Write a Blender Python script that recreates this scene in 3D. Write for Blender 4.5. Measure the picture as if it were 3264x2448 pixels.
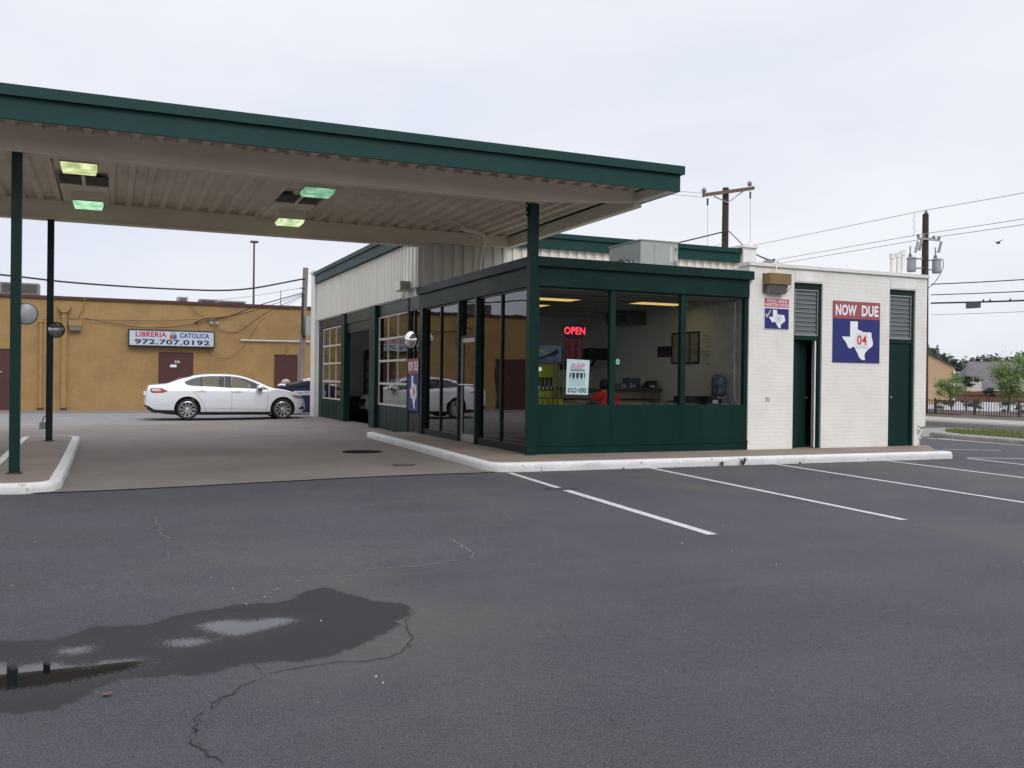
import bpy, bmesh, math, random
from mathutils import Vector, Matrix, noise
from math import radians, sin, cos, pi
random.seed(7)
for o in list(bpy.data.objects): bpy.data.objects.remove(o)
SC = bpy.context.scene
COL = SC.collection

# ------------------------------------------------------------------ camera
camd = bpy.data.cameras.new('camera'); cam = bpy.data.objects.new('camera', camd); COL.objects.link(cam)
camd.sensor_width = 36; camd.lens = 32.49; camd.clip_end = 3000; camd.clip_start = 0.05
Fv = Vector((0.39907, 0.91691, -0.00461)); Rv = Vector((0.91687, -0.39900, 0.01202)); Uv = Vector((-0.00918, 0.00902, 0.99992))
cam.matrix_world = Matrix(((Rv.x, Uv.x, -Fv.x, -7.03), (Rv.y, Uv.y, -Fv.y, -15.172), (Rv.z, Uv.z, -Fv.z, 1.48), (0, 0, 0, 1)))
SC.camera = cam
SC.render.resolution_x = 1024; SC.render.resolution_y = 768
# ------------------------------------------------------------------ view, sky, sun
SC.view_settings.view_transform = 'Standard'; SC.view_settings.look = 'None'
SC.view_settings.exposure = 0.0; SC.view_settings.gamma = 1.0
W = bpy.data.worlds.new('World'); SC.world = W; W.use_nodes = True
nt = W.node_tree; nt.nodes.clear()
def wn(t, **k):
    n = nt.nodes.new(t)
    for a, b in k.items(): setattr(n, a, b)
    return n
out = wn('ShaderNodeOutputWorld'); bg = wn('ShaderNodeBackground'); bg.inputs[1].default_value = 0.15
sky = wn('ShaderNodeTexSky', sky_type='NISHITA', sun_disc=False, sun_elevation=radians(58), sun_rotation=radians(160), air_density=1.0, dust_density=3.0)
tc = wn('ShaderNodeTexCoord'); sep = wn('ShaderNodeSeparateXYZ')
nz = wn('ShaderNodeTexNoise'); nz.inputs['Scale'].default_value = 1.7; nz.inputs['Detail'].default_value = 4; nz.inputs['Roughness'].default_value = .5
mp = wn('ShaderNodeMapping'); mp.inputs['Scale'].default_value = (1, 1, 3.0); mp.inputs['Location'].default_value = (3.1, .4, 0)
cr = wn('ShaderNodeValToRGB')
cr.color_ramp.elements[0].position = .34; cr.color_ramp.elements[0].color = (5.2, 5.48, 6.25, 1)
cr.color_ramp.elements[1].position = .62; cr.color_ramp.elements[1].color = (6.15, 6.3, 6.6, 1)
mr = wn('ShaderNodeMapRange'); mr.inputs[1].default_value = .40; mr.inputs[2].default_value = 1.0; mr.inputs[3].default_value = 1.0; mr.inputs[4].default_value = 2.5
mul = wn('ShaderNodeVectorMath', operation='SCALE')
mix = wn('ShaderNodeMix', data_type='RGBA'); mix.inputs[0].default_value = .94
L = nt.links.new
L(tc.outputs['Generated'], mp.inputs[0]); L(mp.outputs[0], nz.inputs['Vector']); L(nz.outputs[0], cr.inputs[0])
L(tc.outputs['Generated'], sep.inputs[0]); L(sep.outputs[2], mr.inputs[0])
L(cr.outputs[0], mul.inputs[0]); L(mr.outputs[0], mul.inputs['Scale'])
L(sky.outputs[0], mix.inputs[6]); L(mul.outputs[0], mix.inputs[7]); L(mix.outputs[2], bg.inputs[0]); L(bg.outputs[0], out.inputs[0])
sund = bpy.data.lights.new('sun', 'SUN'); sund.energy = 1.35; sund.angle = radians(28); sund.color = (1, .96, .9)
sun = bpy.data.objects.new('sun', sund); COL.objects.link(sun)
sun.rotation_euler = Vector((-.15, 1.0, -.95)).to_track_quat('-Z', 'Y').to_euler()

# ------------------------------------------------------------------ helpers
def tag(o, label=None, cat=None, group=None, kind=None):
    if label: o['label'] = label
    if cat: o['category'] = cat
    if group: o['group'] = group
    if kind: o['kind'] = kind
    return o
def thing(name, loc, label, cat, group=None, rz=0):
    o = bpy.data.objects.new(name, None); COL.objects.link(o); o.location = loc; o.rotation_euler = (0, 0, rz)
    o.empty_display_size = .2
    return tag(o, label, cat, group)
def sharp(me, ang=35):
    for p in me.polygons: p.use_smooth = True
    me.set_sharp_from_angle(angle=radians(ang))
def bevel_edges(bm, w, seg=2, ang=40):
    es = [e for e in bm.edges if len(e.link_faces) == 2 and e.calc_face_angle(0) > radians(ang)]
    if es: bmesh.ops.bevel(bm, geom=es, offset=w, segments=seg, affect='EDGES', clamp_overlap=True)
class MB:
    def __init__(s): s.bm = bmesh.new(); s.mi = 0
    def box(s, x0, y0, z0, x1, y1, z1, mi=0):
        v = [s.bm.verts.new(c) for c in ((x0,y0,z0),(x1,y0,z0),(x1,y1,z0),(x0,y1,z0),(x0,y0,z1),(x1,y0,z1),(x1,y1,z1),(x0,y1,z1))]
        for q in ((3,2,1,0),(4,5,6,7),(0,1,5,4),(1,2,6,5),(2,3,7,6),(3,0,4,7)):
            f = s.bm.faces.new([v[i] for i in q]); f.material_index = mi
        return s
    def bbox(s, *a, w=.01, seg=2):     # bevelled box
        t = MB().box(*a); bevel_edges(t.bm, w, seg); s.add(t.bm); return s
    def add(s, bm, mat=None):
        me = bpy.data.meshes.new('t'); bm.to_mesh(me)
        if mat: me.transform(mat)
        s.bm.from_mesh(me); bpy.data.meshes.remove(me); bm.free(); return s
    def face(s, pts, mi=0):
        f = s.bm.faces.new([s.bm.verts.new(p) for p in pts]); f.material_index = mi; return s
    def prism(s, pts, vec, mi=0):      # polygon (3D pts, CCW as seen from +vec) extruded along vec
        vec = Vector(vec); a = [s.bm.verts.new(p) for p in pts]; b = [s.bm.verts.new(Vector(p) + vec) for p in pts]
        n = len(pts); fs = [s.bm.faces.new(b), s.bm.faces.new(a[::-1])]
        for i in range(n): fs.append(s.bm.faces.new((a[i], a[(i+1) % n], b[(i+1) % n], b[i])))
        for f in fs: f.material_index = mi
        return s
    def tube(s, pts, r, n=8, r2=None, cap=True, mi=0):
        pts = [Vector(p) for p in pts]; rings = []; m = len(pts); prev = None
        for i, p in enumerate(pts):
            d = (pts[min(i+1, m-1)] - pts[max(i-1, 0)]).normalized()
            a = (d.cross(Vector((0,0,1))) if abs(d.z) < .95 else d.cross(Vector((1,0,0)))).normalized()
            if prev is not None:
                a = (prev - d*prev.dot(d)).normalized()
            prev = a; b = d.cross(a); rr = r if r2 is None else r + (r2-r)*i/(m-1)
            rings.append([s.bm.verts.new(p + a*cos(2*pi*k/n)*rr + b*sin(2*pi*k/n)*rr) for k in range(n)])
        for i in range(m-1):
            for k in range(n):
                f = s.bm.faces.new((rings[i][k], rings[i][(k+1) % n], rings[i+1][(k+1) % n], rings[i+1][k])); f.material_index = mi
        if cap:
            s.bm.faces.new(rings[0][::-1]).material_index = mi; s.bm.faces.new(rings[-1]).material_index = mi
        return s
    def lathe(s, prof, c, ax='z', n=24, mi=0):
        A = {'z': (Vector((1,0,0)), Vector((0,1,0)), Vector((0,0,1))), 'y': (Vector((1,0,0)), Vector((0,0,-1)), Vector((0,1,0))), 'x': (Vector((0,1,0)), Vector((0,0,1)), Vector((1,0,0)))}[ax]
        c = Vector(c); rings = []
        for r, h in prof:
            if r < 1e-5: rings.append([s.bm.verts.new(c + A[2]*h)])
            else: rings.append([s.bm.verts.new(c + A[0]*cos(2*pi*k/n)*r + A[1]*sin(2*pi*k/n)*r + A[2]*h) for k in range(n)])
        for a, b in zip(rings, rings[1:]):
            for k in range(n):
                k2 = (k+1) % n
                if len(a) == 1 and len(b) == 1: continue
                if len(a) == 1: q = (a[0], b[k2], b[k])
                elif len(b) == 1: q = (a[k], a[k2], b[0])
                else: q = (a[k], a[k2], b[k2], b[k])
                s.bm.faces.new(q).material_index = mi
        return s
    def sheet(s, fn, nu, nv):
        g = [[s.bm.verts.new(fn(i/nu, j/nv)) for j in range(nv+1)] for i in range(nu+1)]
        for i in range(nu):
            for j in range(nv): s.bm.faces.new((g[i][j], g[i+1][j], g[i+1][j+1], g[i][j+1]))
        return s
    def build(s, name, mats, parent=None, smooth=None, recalc=True, label=None, bevel=0):
        if bevel: bevel_edges(s.bm, bevel, 2)
        if recalc: bmesh.ops.recalc_face_normals(s.bm, faces=s.bm.faces)
        me = bpy.data.meshes.new(name); s.bm.to_mesh(me); s.bm.free()
        if not isinstance(mats, (list, tuple)): mats = [mats]
        for m in mats: me.materials.append(m)
        if smooth: sharp(me, smooth)
        o = bpy.data.objects.new(name, me); COL.objects.link(o)
        if parent:
            o.parent = parent
            q = parent; pl = q.matrix_basis.copy()
            while q.parent: pl = q.parent.matrix_basis @ q.matrix_parent_inverse @ pl; q = q.parent
            o.matrix_parent_inverse = pl.inverted()   # parts are modelled in world coordinates unless built at the origin
        if label: o['label'] = label
        return o
def B(name, m, parent, *a, w=0.0, seg=1, smooth=None, label=None):
    t = MB()
    if w: t.bbox(*a, w=w, seg=seg)
    else: t.box(*a)
    return t.build(name, m, parent, smooth=smooth, label=label)
def struct(o): o['kind'] = 'structure'; return o
def copy_tree(o, parent=None):
    c = o.copy(); COL.objects.link(c)
    if parent: c.parent = parent; c.matrix_parent_inverse = o.matrix_parent_inverse.copy()
    for ch in o.children: copy_tree(ch, c)
    return c

# ------------------------------------------------------------------ materials
def srgb(r, g, b):
    f = lambda c: (c/255/12.92) if c/255 <= .04045 else ((c/255+.055)/1.055)**2.4
    return (f(r), f(g), f(b))
MATS = {}
def mat(name, col, rough=.6, metal=0, col2=None, nscale=4, namt=.5, bump=0, bscale=60, spec=.5, fine=None, emit=None, estr=0, streak=False, coat=0, scuff=None, sthr=.7):
    if name in MATS: return MATS[name]
    m = bpy.data.materials.new(name); m.use_nodes = True; n = m.node_tree; p = n.nodes['Principled BSDF']
    p.inputs['Base Color'].default_value = (*col, 1); p.inputs['Roughness'].default_value = rough; p.inputs['Metallic'].default_value = metal
    p.inputs['Specular IOR Level'].default_value = spec; p.inputs['Coat Weight'].default_value = coat; p.inputs['Coat Roughness'].default_value = .04
    tcn = n.nodes.new('ShaderNodeTexCoord')
    if col2:
        x = n.nodes.new('ShaderNodeTexNoise'); x.inputs['Scale'].default_value = nscale; x.inputs['Detail'].default_value = 8; x.inputs['Roughness'].default_value = .62
        if streak:
            mpp = n.nodes.new('ShaderNodeMapping'); mpp.inputs['Scale'].default_value = (1, 1, .18); n.links.new(tcn.outputs['Object'], mpp.inputs[0]); n.links.new(mpp.outputs[0], x.inputs['Vector'])
        else: n.links.new(tcn.outputs['Object'], x.inputs['Vector'])
        r = n.nodes.new('ShaderNodeMapRange'); r.inputs[1].default_value = .5-.5*(1-namt)*.6-.02; r.inputs[2].default_value = .5+.5*(1-namt)*.6+.12
        mx = n.nodes.new('ShaderNodeMix'); mx.data_type = 'RGBA'; mx.inputs[6].default_value = (*col, 1); mx.inputs[7].default_value = (*col2, 1)
        n.links.new(x.outputs[0], r.inputs[0]); n.links.new(r.outputs[0], mx.inputs[0]); n.links.new(mx.outputs[2], p.inputs['Base Color'])
        rr = n.nodes.new('ShaderNodeMapRange'); rr.inputs[3].default_value = max(.02, rough-.08); rr.inputs[4].default_value = min(1, rough+.12)
        n.links.new(x.outputs[0], rr.inputs[0]); n.links.new(rr.outputs[0], p.inputs['Roughness'])
    if scuff:
        sx = n.nodes.new('ShaderNodeTexNoise'); sx.inputs['Scale'].default_value = 5.5; sx.inputs['Detail'].default_value = 12; sx.inputs['Roughness'].default_value = .78
        n.links.new(tcn.outputs['Object'], sx.inputs['Vector']); sr = n.nodes.new('ShaderNodeMapRange'); sr.inputs[1].default_value = sthr; sr.inputs[2].default_value = sthr+.03; sr.inputs[4].default_value = .75
        sm = n.nodes.new('ShaderNodeMix'); sm.data_type = 'RGBA'; sm.inputs[7].default_value = (*scuff, 1)
        n.links.new(p.inputs['Base Color'].links[0].from_socket, sm.inputs[6]); n.links.new(sx.outputs[0], sr.inputs[0]); n.links.new(sr.outputs[0], sm.inputs[0]); n.links.new(sm.outputs[2], p.inputs['Base Color'])
    if bump:
        x2 = n.nodes.new('ShaderNodeTexNoise'); x2.inputs['Scale'].default_value = bscale; x2.inputs['Detail'].default_value = 5
        bp = n.nodes.new('ShaderNodeBump'); bp.inputs['Strength'].default_value = bump; bp.inputs['Distance'].default_value = .01
        n.links.new(tcn.outputs['Object'], x2.inputs['Vector']); n.links.new(x2.outputs[0], bp.inputs['Height']); n.links.new(bp.outputs[0], p.inputs['Normal'])
    if emit:
        p.inputs['Emission Color'].default_value = (*emit, 1); p.inputs['Emission Strength'].default_value = estr
    MATS[name] = m; return m
GREEN = mat('green paint', (.0012, .018, .015), .42, col2=(.003, .029, .023), nscale=2.2, bump=.2, bscale=18, spec=.22, streak=True, scuff=(.10, .13, .115), sthr=.69)
GREEN_D = mat('dark green paint', (.0012, .012, .010), .32, col2=(.002, .018, .015), nscale=5, bump=.1, spec=.3)
FASCIA = mat('teal canopy paint', (.004, .034, .033), .5, col2=(.008, .045, .042), nscale=1.2, bump=.16, bscale=8, streak=True, scuff=(.035, .03, .025), sthr=.71, spec=.25)
BLACK = mat('black', (.01, .01, .011), .45)
RUB = mat('rubber', (.015, .015, .016), .75, bump=.2, bscale=90)
WHITE = mat('white paint', (.80, .79, .76), .55, col2=(.62, .60, .55), nscale=2.5, bump=.15)
CREAM = mat('cream paint', (.80, .76, .66), .55, col2=(.70, .66, .56), nscale=1.5, streak=True, bump=.12)
SIDING = mat('siding cream paint', (.76, .73, .65), .5, col2=(.66, .63, .54), nscale=1.6, streak=True, bump=.1)
UNDER = mat('canopy beam paint', (.84, .75, .61), .6, col2=(.74, .65, .52), nscale=1.3, bump=.15)
DECK = mat('canopy deck paint', (.84, .755, .62), .6, col2=(.58, .49, .39), nscale=.9, namt=.3, bump=.15)
GREY = mat('grey metal', (.30, .32, .33), .45, .2, col2=(.24, .26, .27), nscale=4, bump=.08)
ALU = mat('aluminium', (.55, .55, .56), .32, .85, col2=(.42, .42, .43), nscale=9)
CHROME = mat('chrome', (.8, .8, .82), .06, 1)
MAROON = mat('maroon paint', (.075, .020, .018), .6, col2=(.055, .016, .015), nscale=3, bump=.15)
YEL = None
INTW = mat('interior wall', (.80, .79, .78), .8, col2=(.72, .71, .70), nscale=2)
TEXTW = mat('sign white', (.78, .79, .82), .4)
RED = mat('sign red', (.42, .06, .07), .4, col2=(.36, .055, .06), nscale=3)
REDT = mat('lettering red', (.55, .02, .02), .4)
NAVY = mat('sign blue', (.018, .022, .16), .45, col2=(.014, .018, .12), nscale=3)
WOOD_P = mat('dark pole wood', (.055, .038, .031), .85, col2=(.03, .02, .017), nscale=5, streak=True, bump=.6, bscale=30)
WOOD_G = mat('weathered wood', (.22, .19, .17), .85, col2=(.13, .11, .10), nscale=5, streak=True, bump=.6, bscale=30)
WIRE = mat('cable black', (.012, .012, .014), .6)
BARK = mat('bark', (.10, .075, .055), .9, bump=.5, bscale=40)
YELP = mat('package yellow', (.60, .62, .05), .4, col2=(.45, .47, .04), nscale=12)
LAMPY = mat('office lamp', (.9, .8, .4), .5, emit=(1.0, .70, .24), estr=.95)
def leafmat(name, c1, c2):
    m = bpy.data.materials.new(name); m.use_nodes = True; n = m.node_tree; p = n.nodes['Principled BSDF']; p.inputs['Roughness'].default_value = .55
    g = n.nodes.new('ShaderNodeNewGeometry'); r = n.nodes.new('ShaderNodeMix'); r.data_type = 'RGBA'
    r.inputs[6].default_value = (*c1, 1); r.inputs[7].default_value = (*c2, 1)
    n.links.new(g.outputs['Random Per Island'], r.inputs[0]); n.links.new(r.outputs[2], p.inputs['Base Color'])
    tr = n.nodes.new('ShaderNodeBsdfTranslucent'); n.links.new(r.outputs[2], tr.inputs[0]); ms = n.nodes.new('ShaderNodeMixShader'); ms.inputs[0].default_value = .25
    n.links.new(p.outputs[0], ms.inputs[1]); n.links.new(tr.outputs[0], ms.inputs[2]); n.links.new(ms.outputs[0], n.nodes['Material Output'].inputs[0])
    return m
LEAF_B = leafmat('leaf bright', (.09, .15, .035), (.22, .30, .09))
LEAF_D = leafmat('leaf dark', (.022, .04, .018), (.06, .09, .035))
LEAF_F = leafmat('leaf far', (.045, .065, .045), (.085, .11, .07))
def glassmat(name, tint=(1, 1, 1), refl=1.0, bump=.02, rough=.0, ior=1.52):
    m = bpy.data.materials.new(name); m.use_nodes = True; n = m.node_tree; n.nodes.remove(n.nodes['Principled BSDF'])
    t = n.nodes.new('ShaderNodeBsdfTransparent'); t.inputs[0].default_value = (*tint, 1)
    g = n.nodes.new('ShaderNodeBsdfGlossy'); g.inputs['Roughness'].default_value = rough; g.inputs[0].default_value = (.95*refl, .97*refl, .98*refl, 1)
    f = n.nodes.new('ShaderNodeFresnel'); f.inputs[0].default_value = ior; ms = n.nodes.new('ShaderNodeMixShader')
    x = n.nodes.new('ShaderNodeTexNoise'); x.inputs['Scale'].default_value = 1.1; b = n.nodes.new('ShaderNodeBump'); b.inputs['Strength'].default_value = bump; b.inputs['Distance'].default_value = .02
    tcn = n.nodes.new('ShaderNodeTexCoord'); k = n.links.new
    k(tcn.outputs['Object'], x.inputs['Vector']); k(x.outputs[0], b.inputs['Height']); k(b.outputs[0], g.inputs['Normal'])
    k(f.outputs[0], ms.inputs[0]); k(t.outputs[0], ms.inputs[1]); k(g.outputs[0], ms.inputs[2]); k(ms.outputs[0], n.nodes['Material Output'].inputs[0])
    return m
GLASS = glassmat('window glass', (.90, .92, .91), 1, .1); GLASS_D = glassmat('dusty bay glass', (.84, .84, .82), 1, .25, .02, 1.8)
GLASS_S = glassmat('entrance glass', (.88, .89, .88), 1, .12, .0, 1.95)
CARGL = glassmat('car glass', (.62, .68, .68), 1, 0)
def brickmat(name, col, col2, sx, bw, bh, mort=.012, strength=.5, mcol=None):
    m = bpy.data.materials.new(name); m.use_nodes = True; n = m.node_tree; p = n.nodes['Principled BSDF']; k = n.links.new
    tcn = n.nodes.new('ShaderNodeTexCoord'); sp = n.nodes.new('ShaderNodeSeparateXYZ'); cb = n.nodes.new('ShaderNodeCombineXYZ')
    ad = n.nodes.new('ShaderNodeMath'); ad.operation = 'ADD'
    k(tcn.outputs['Object'], sp.inputs[0]); k(sp.outputs[0], ad.inputs[0]); k(sp.outputs[1], ad.inputs[1]); k(ad.outputs[0], cb.inputs[0]); k(sp.outputs[2], cb.inputs[1])
    nd = n.nodes.new('ShaderNodeTexNoise'); nd.inputs['Scale'].default_value = 3; vm = n.nodes.new('ShaderNodeVectorMath'); vm.operation = 'MULTIPLY_ADD'; vm.inputs[1].default_value = (.01, .01, .01)
    k(tcn.outputs['Object'], nd.inputs['Vector']); k(nd.outputs[1], vm.inputs[0]); k(cb.outputs[0], vm.inputs[2])
    br = n.nodes.new('ShaderNodeTexBrick'); br.inputs['Scale'].default_value = 1; br.inputs['Brick Width'].default_value = bw; br.inputs['Row Height'].default_value = bh
    br.inputs['Mortar Size'].default_value = mort; br.inputs['Mortar Smooth'].default_value = .6; br.inputs['Color1'].default_value = (1, 1, 1, 1); br.inputs['Color2'].default_value = (.8, .8, .8, 1); br.inputs['Mortar'].default_value = (0, 0, 0, 1)
    k(vm.outputs[0], br.inputs[0])
    x = n.nodes.new('ShaderNodeTexNoise'); x.inputs['Scale'].default_value = 1.4; x.inputs['Detail'].default_value = 9; x.inputs['Roughness'].default_value = .65; k(tcn.outputs['Object'], x.inputs['Vector'])
    r = n.nodes.new('ShaderNodeMapRange'); r.inputs[1].default_value = .42; r.inputs[2].default_value = .72; k(x.outputs[0], r.inputs[0])
    mx = n.nodes.new('ShaderNodeMix'); mx.data_type = 'RGBA'; mx.inputs[6].default_value = (*col, 1); mx.inputs[7].default_value = (*col2, 1); k(r.outputs[0], mx.inputs[0])
    mm = n.nodes.new('ShaderNodeMix'); mm.data_type = 'RGBA'; mm.inputs[7].default_value = (*(mcol or col2), 1); k(mx.outputs[2], mm.inputs[6])
    fm = n.nodes.new('ShaderNodeMath'); fm.operation = 'MULTIPLY'; fm.inputs[1].default_value = .55; k(br.outputs['Fac'], fm.inputs[0]); k(fm.outputs[0], mm.inputs[0])
    k(mm.outputs[2], p.inputs['Base Color']); p.inputs['Roughness'].default_value = .6
    hs = n.nodes.new('ShaderNodeTexNoise'); hs.inputs['Scale'].default_value = 45; k(tcn.outputs['Object'], hs.inputs['Vector'])
    hm = n.nodes.new('ShaderNodeMath'); hm.operation = 'MULTIPLY_ADD'; hm.inputs[1].default_value = .25; k(hs.outputs[0], hm.inputs[0]); k(br.outputs[0], hm.inputs[2])
    b = n.nodes.new('ShaderNodeBump'); b.inputs['Strength'].default_value = strength; b.inputs['Distance'].default_value = .012; k(hm.outputs[0], b.inputs['Height']); k(b.outputs[0], p.inputs['Normal'])
    return m
BRICKW = brickmat('white painted brick', (.755, .735, .69), (.67, .64, .58), 1, .30, .078, .005, .38, (.60, .57, .51))
YEL = brickmat('yellow painted brick', (.34, .208, .078), (.26, .155, .055), 1, .40, .10, .006, .35, (.20, .105, .032))

# ------------------------------------------------------------------ ground
def ss(a, b, x):
    t = min(1, max(0, (x-a)/(b-a))); return t*t*(3-2*t)
def h(x, y):
    z = -.085*(1-ss(-8, -2.2, x))*(1-ss(1, 7, y))*ss(-9, -3, y)
    z += .05*ss(-4, 0, x)*ss(7, 10, y)*(1-ss(20, 24, y))
    z -= 3.2*ss(66, 125, x)
    return z
def poly_sd(pts, x, y):
    ins = False; d = 1e9; n = len(pts)
    for i in range(n):
        (x0, y0), (x1, y1) = pts[i], pts[(i+1) % n]
        if (y0 > y) != (y1 > y) and x < (x1-x0)*(y-y0)/(y1-y0)+x0: ins = not ins
        dx, dy = x1-x0, y1-y0; t = max(0, min(1, ((x-x0)*dx+(y-y0)*dy)/(dx*dx+dy*dy+1e-9)))
        d = min(d, math.hypot(x-x0-t*dx, y-y0-t*dy))
    return -d if ins else d
WET = [(-7.75,-9.36),(-7.57,-9.35),(-7.28,-9.47),(-7.11,-9.23),(-6.8,-9.33),(-6.63,-9.12),(-6.23,-8.98),(-5.95,-9.02),(-5.75,-8.72),(-5.62,-8.69),(-5.49,-9.04),(-5.24,-9.39),(-5.31,-9.62),(-5.5,-9.91),(-5.73,-10.14),(-5.97,-10.31),(-6.1,-10.35),(-6.21,-10.26),(-6.39,-10.26),(-6.58,-10.37),(-6.73,-10.33),(-6.95,-10.29),(-7.07,-10.39),(-7.15,-10.54),(-7.24,-10.64),(-7.38,-10.62),(-7.6,-10.56)]
PUD = [[(-7.69,-9.84),(-7.53,-9.84),(-7.45,-9.95),(-7.33,-9.89),(-7.23,-9.99),(-7.13,-10.07),(-7.04,-9.98),(-6.9,-10.01),(-6.85,-10.08),(-6.94,-10.15),(-7.13,-10.22),(-7.34,-10.27),(-7.49,-10.26),(-7.63,-10.28)],
 [(-6.51,-9.41),(-6.43,-9.38),(-6.34,-9.38),(-6.24,-9.48),(-6.16,-9.42),(-6.04,-9.44),(-6.0,-9.51),(-6.13,-9.58),(-6.24,-9.65),(-6.35,-9.7),(-6.42,-9.62),(-6.49,-9.5)],
 [(-6.72,-9.71),(-6.59,-9.71),(-6.52,-9.78),(-6.61,-9.82),(-6.69,-9.79)],
 [(-7.26,-9.67),(-7.13,-9.67),(-7.15,-9.76),(-7.23,-9.73)]]
LIGHT = [[(-5.9,-8.33),(-5.55,-8.33),(-5.16,-8.34),(-5.28,-8.56),(-5.68,-8.54)],
 [(-5.18,-9.27),(-5.03,-9.79),(-5.45,-10.35),(-5.83,-10.52),(-6.1,-10.66),(-6.26,-10.56),(-5.9,-10.27),(-5.46,-9.92)]]
CRACKS = [[(-6.66,-11.52),(-6.65,-11.45),(-6.69,-11.39),(-6.69,-11.21),(-6.69,-11.06),(-6.67,-10.99),(-6.6,-10.92),(-6.57,-10.8),(-6.47,-10.7),(-6.37,-10.53),(-6.32,-10.47)],
 [(-6.32,-10.47),(-6.18,-10.44),(-5.99,-10.41),(-5.81,-10.44),(-5.65,-10.43),(-5.54,-10.36),(-5.45,-10.14),(-5.38,-9.84),(-5.2,-9.37)],
 [(-6.32,-10.47),(-6.34,-10.32),(-6.35,-10.23)],
 [(-6.57,-10.36),(-6.45,-10.34),(-6.33,-10.32),(-6.21,-10.33)],
 [(-5.55,-10.38),(-5.47,-10.41),(-5.41,-10.51)],
 [(-5.01,-11.41),(-4.99,-11.56),(-5.0,-11.71),(-4.99,-11.82)],
 [(-4.14,-9.17),(-3.62,-9.41),(-3.09,-9.63),(-2.44,-9.85),(-1.86,-9.9),(-1.19,-9.9)]]
PALE = [[(-5.34,-8.17),(-5.04,-8.19),(-4.75,-8.2),(-4.52,-8.11),(-4.34,-8.08),(-4.22,-7.91),(-4.15,-7.64),(-4.13,-7.33),(-4.13,-7.06)],
 [(-6.58,-4.41),(-6.57,-5.14),(-6.52,-6.21),(-6.57,-6.94),(-6.62,-7.36)]]
def arange(a, b, s):
    r = []; v = a
    while v < b-1e-6: r.append(round(v, 4)); v += s
    return r
def aspmat():
    m = bpy.data.materials.new('asphalt'); m.use_nodes = True; n = m.node_tree; p = n.nodes['Principled BSDF']; k = n.links.new
    def N(t, **kw):
        q = n.nodes.new(t)
        for a, b in kw.items(): setattr(q, a, b)
        return q
    def noise_(s, d=6, r=.6, vec=None):
        q = N('ShaderNodeTexNoise'); q.inputs['Scale'].default_value = s; q.inputs['Detail'].default_value = d; q.inputs['Roughness'].default_value = r
        k(vec or tcn.outputs['Object'], q.inputs['Vector']); return q.outputs[0]
    def mr_(v, a, b, c=0, d=1):
        q = N('ShaderNodeMapRange'); q.interpolation_type = 'SMOOTHSTEP'
        for i, z in ((1, a), (2, b), (3, c), (4, d)): q.inputs[i].default_value = z
        k(v, q.inputs[0]); return q.outputs[0]
    def mixc(f, a, b):
        q = N('ShaderNodeMix', data_type='RGBA')
        if isinstance(f, float): q.inputs[0].default_value = f
        else: k(f, q.inputs[0])
        for i, z in ((6, a), (7, b)):
            if isinstance(z, tuple): q.inputs[i].default_value = (*z, 1)
            else: k(z, q.inputs[i])
        return q.outputs[2]
    def mth(op, a, b=None, c=None):
        q = N('ShaderNodeMath', operation=op)
        for i, z in enumerate((a, b, c)):
            if z is None: continue
            if isinstance(z, (int, float)): q.inputs[i].default_value = z
            else: k(z, q.inputs[i])
        return q.outputs[0]
    tcn = N('ShaderNodeTexCoord')
    att = lambda nm: N('ShaderNodeAttribute', attribute_name=nm).outputs['Fac']
    base = mixc(mr_(noise_(.55, 8), .38, .66), (.027, .0285, .044), (.042, .041, .057))
    base = mixc(mr_(noise_(.22, 4), .48, .62), base, (.058, .052, .052))
    base = mixc(mth('MULTIPLY', mr_(noise_(.33, 7, .65), .49, .62), .6), base, (.020, .021, .029))
    mpn = N('ShaderNodeMapping'); mpn.inputs['Scale'].default_value = (.25, 2.2, 1); mpn.inputs['Rotation'].default_value = (0, 0, .3); k(tcn.outputs['Object'], mpn.inputs[0])
    base = mixc(mth('MULTIPLY', mr_(noise_(.9, 7, .6, mpn.outputs[0]), .5, .72), .5), base, (.062, .060, .066))
    g = noise_(150, 3, .7)
    g2 = noise_(85, 5, .8); base = mixc(mth('MULTIPLY', mr_(g2, .53, .61), .75), base, (.125, .12, .125)); base = mixc(mth('MULTIPLY', mr_(g2, .47, .38), .8), base, (.010, .010, .013))
    g3 = noise_(26, 5, .75); base = mixc(mth('MULTIPLY', mr_(g3, .50, .62), .35), base, (.075, .073, .078)); base = mixc(mth('MULTIPLY', mr_(g3, .48, .38), .35), base, (.016, .017, .022))
    base = mixc(mth('MULTIPLY', mr_(g, .54, .64), .7), base, (.20, .195, .19))
    base = mixc(mth('MULTIPLY', mr_(noise_(1.6, 9, .7), .52, .70), .45), base, (.058, .053, .056))
    base = mixc(mth('MULTIPLY', mr_(noise_(2.7, 8, .7), .55, .75), .4), base, (.026, .028, .038))
    base = mixc(mth('MULTIPLY', mr_(g, .44, .34), .55), base, (.018, .018, .021))
    vor = N('ShaderNodeTexVoronoi'); vor.inputs['Scale'].default_value = 3.1; k(tcn.outputs['Object'], vor.inputs['Vector'])
    base = mixc(mth('MULTIPLY', mr_(vor.outputs['Distance'], .032, .02), .85), base, (.16, .16, .16))
    edge = mth('MULTIPLY_ADD', noise_(5, 8, .75), .6, -.3)
    lt = mr_(mth('MULTIPLY_ADD', edge, 1.6, att('sd_light')), .45, -.3)
    base = mixc(mth('MULTIPLY', lt, .6), base, (.078, .070, .064))
    ltf = mth('MULTIPLY', mr_(noise_(9, 9, .8), .5, .75), lt); base = mixc(mth('MULTIPLY', ltf, .6), base, (.17, .15, .12))
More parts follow.
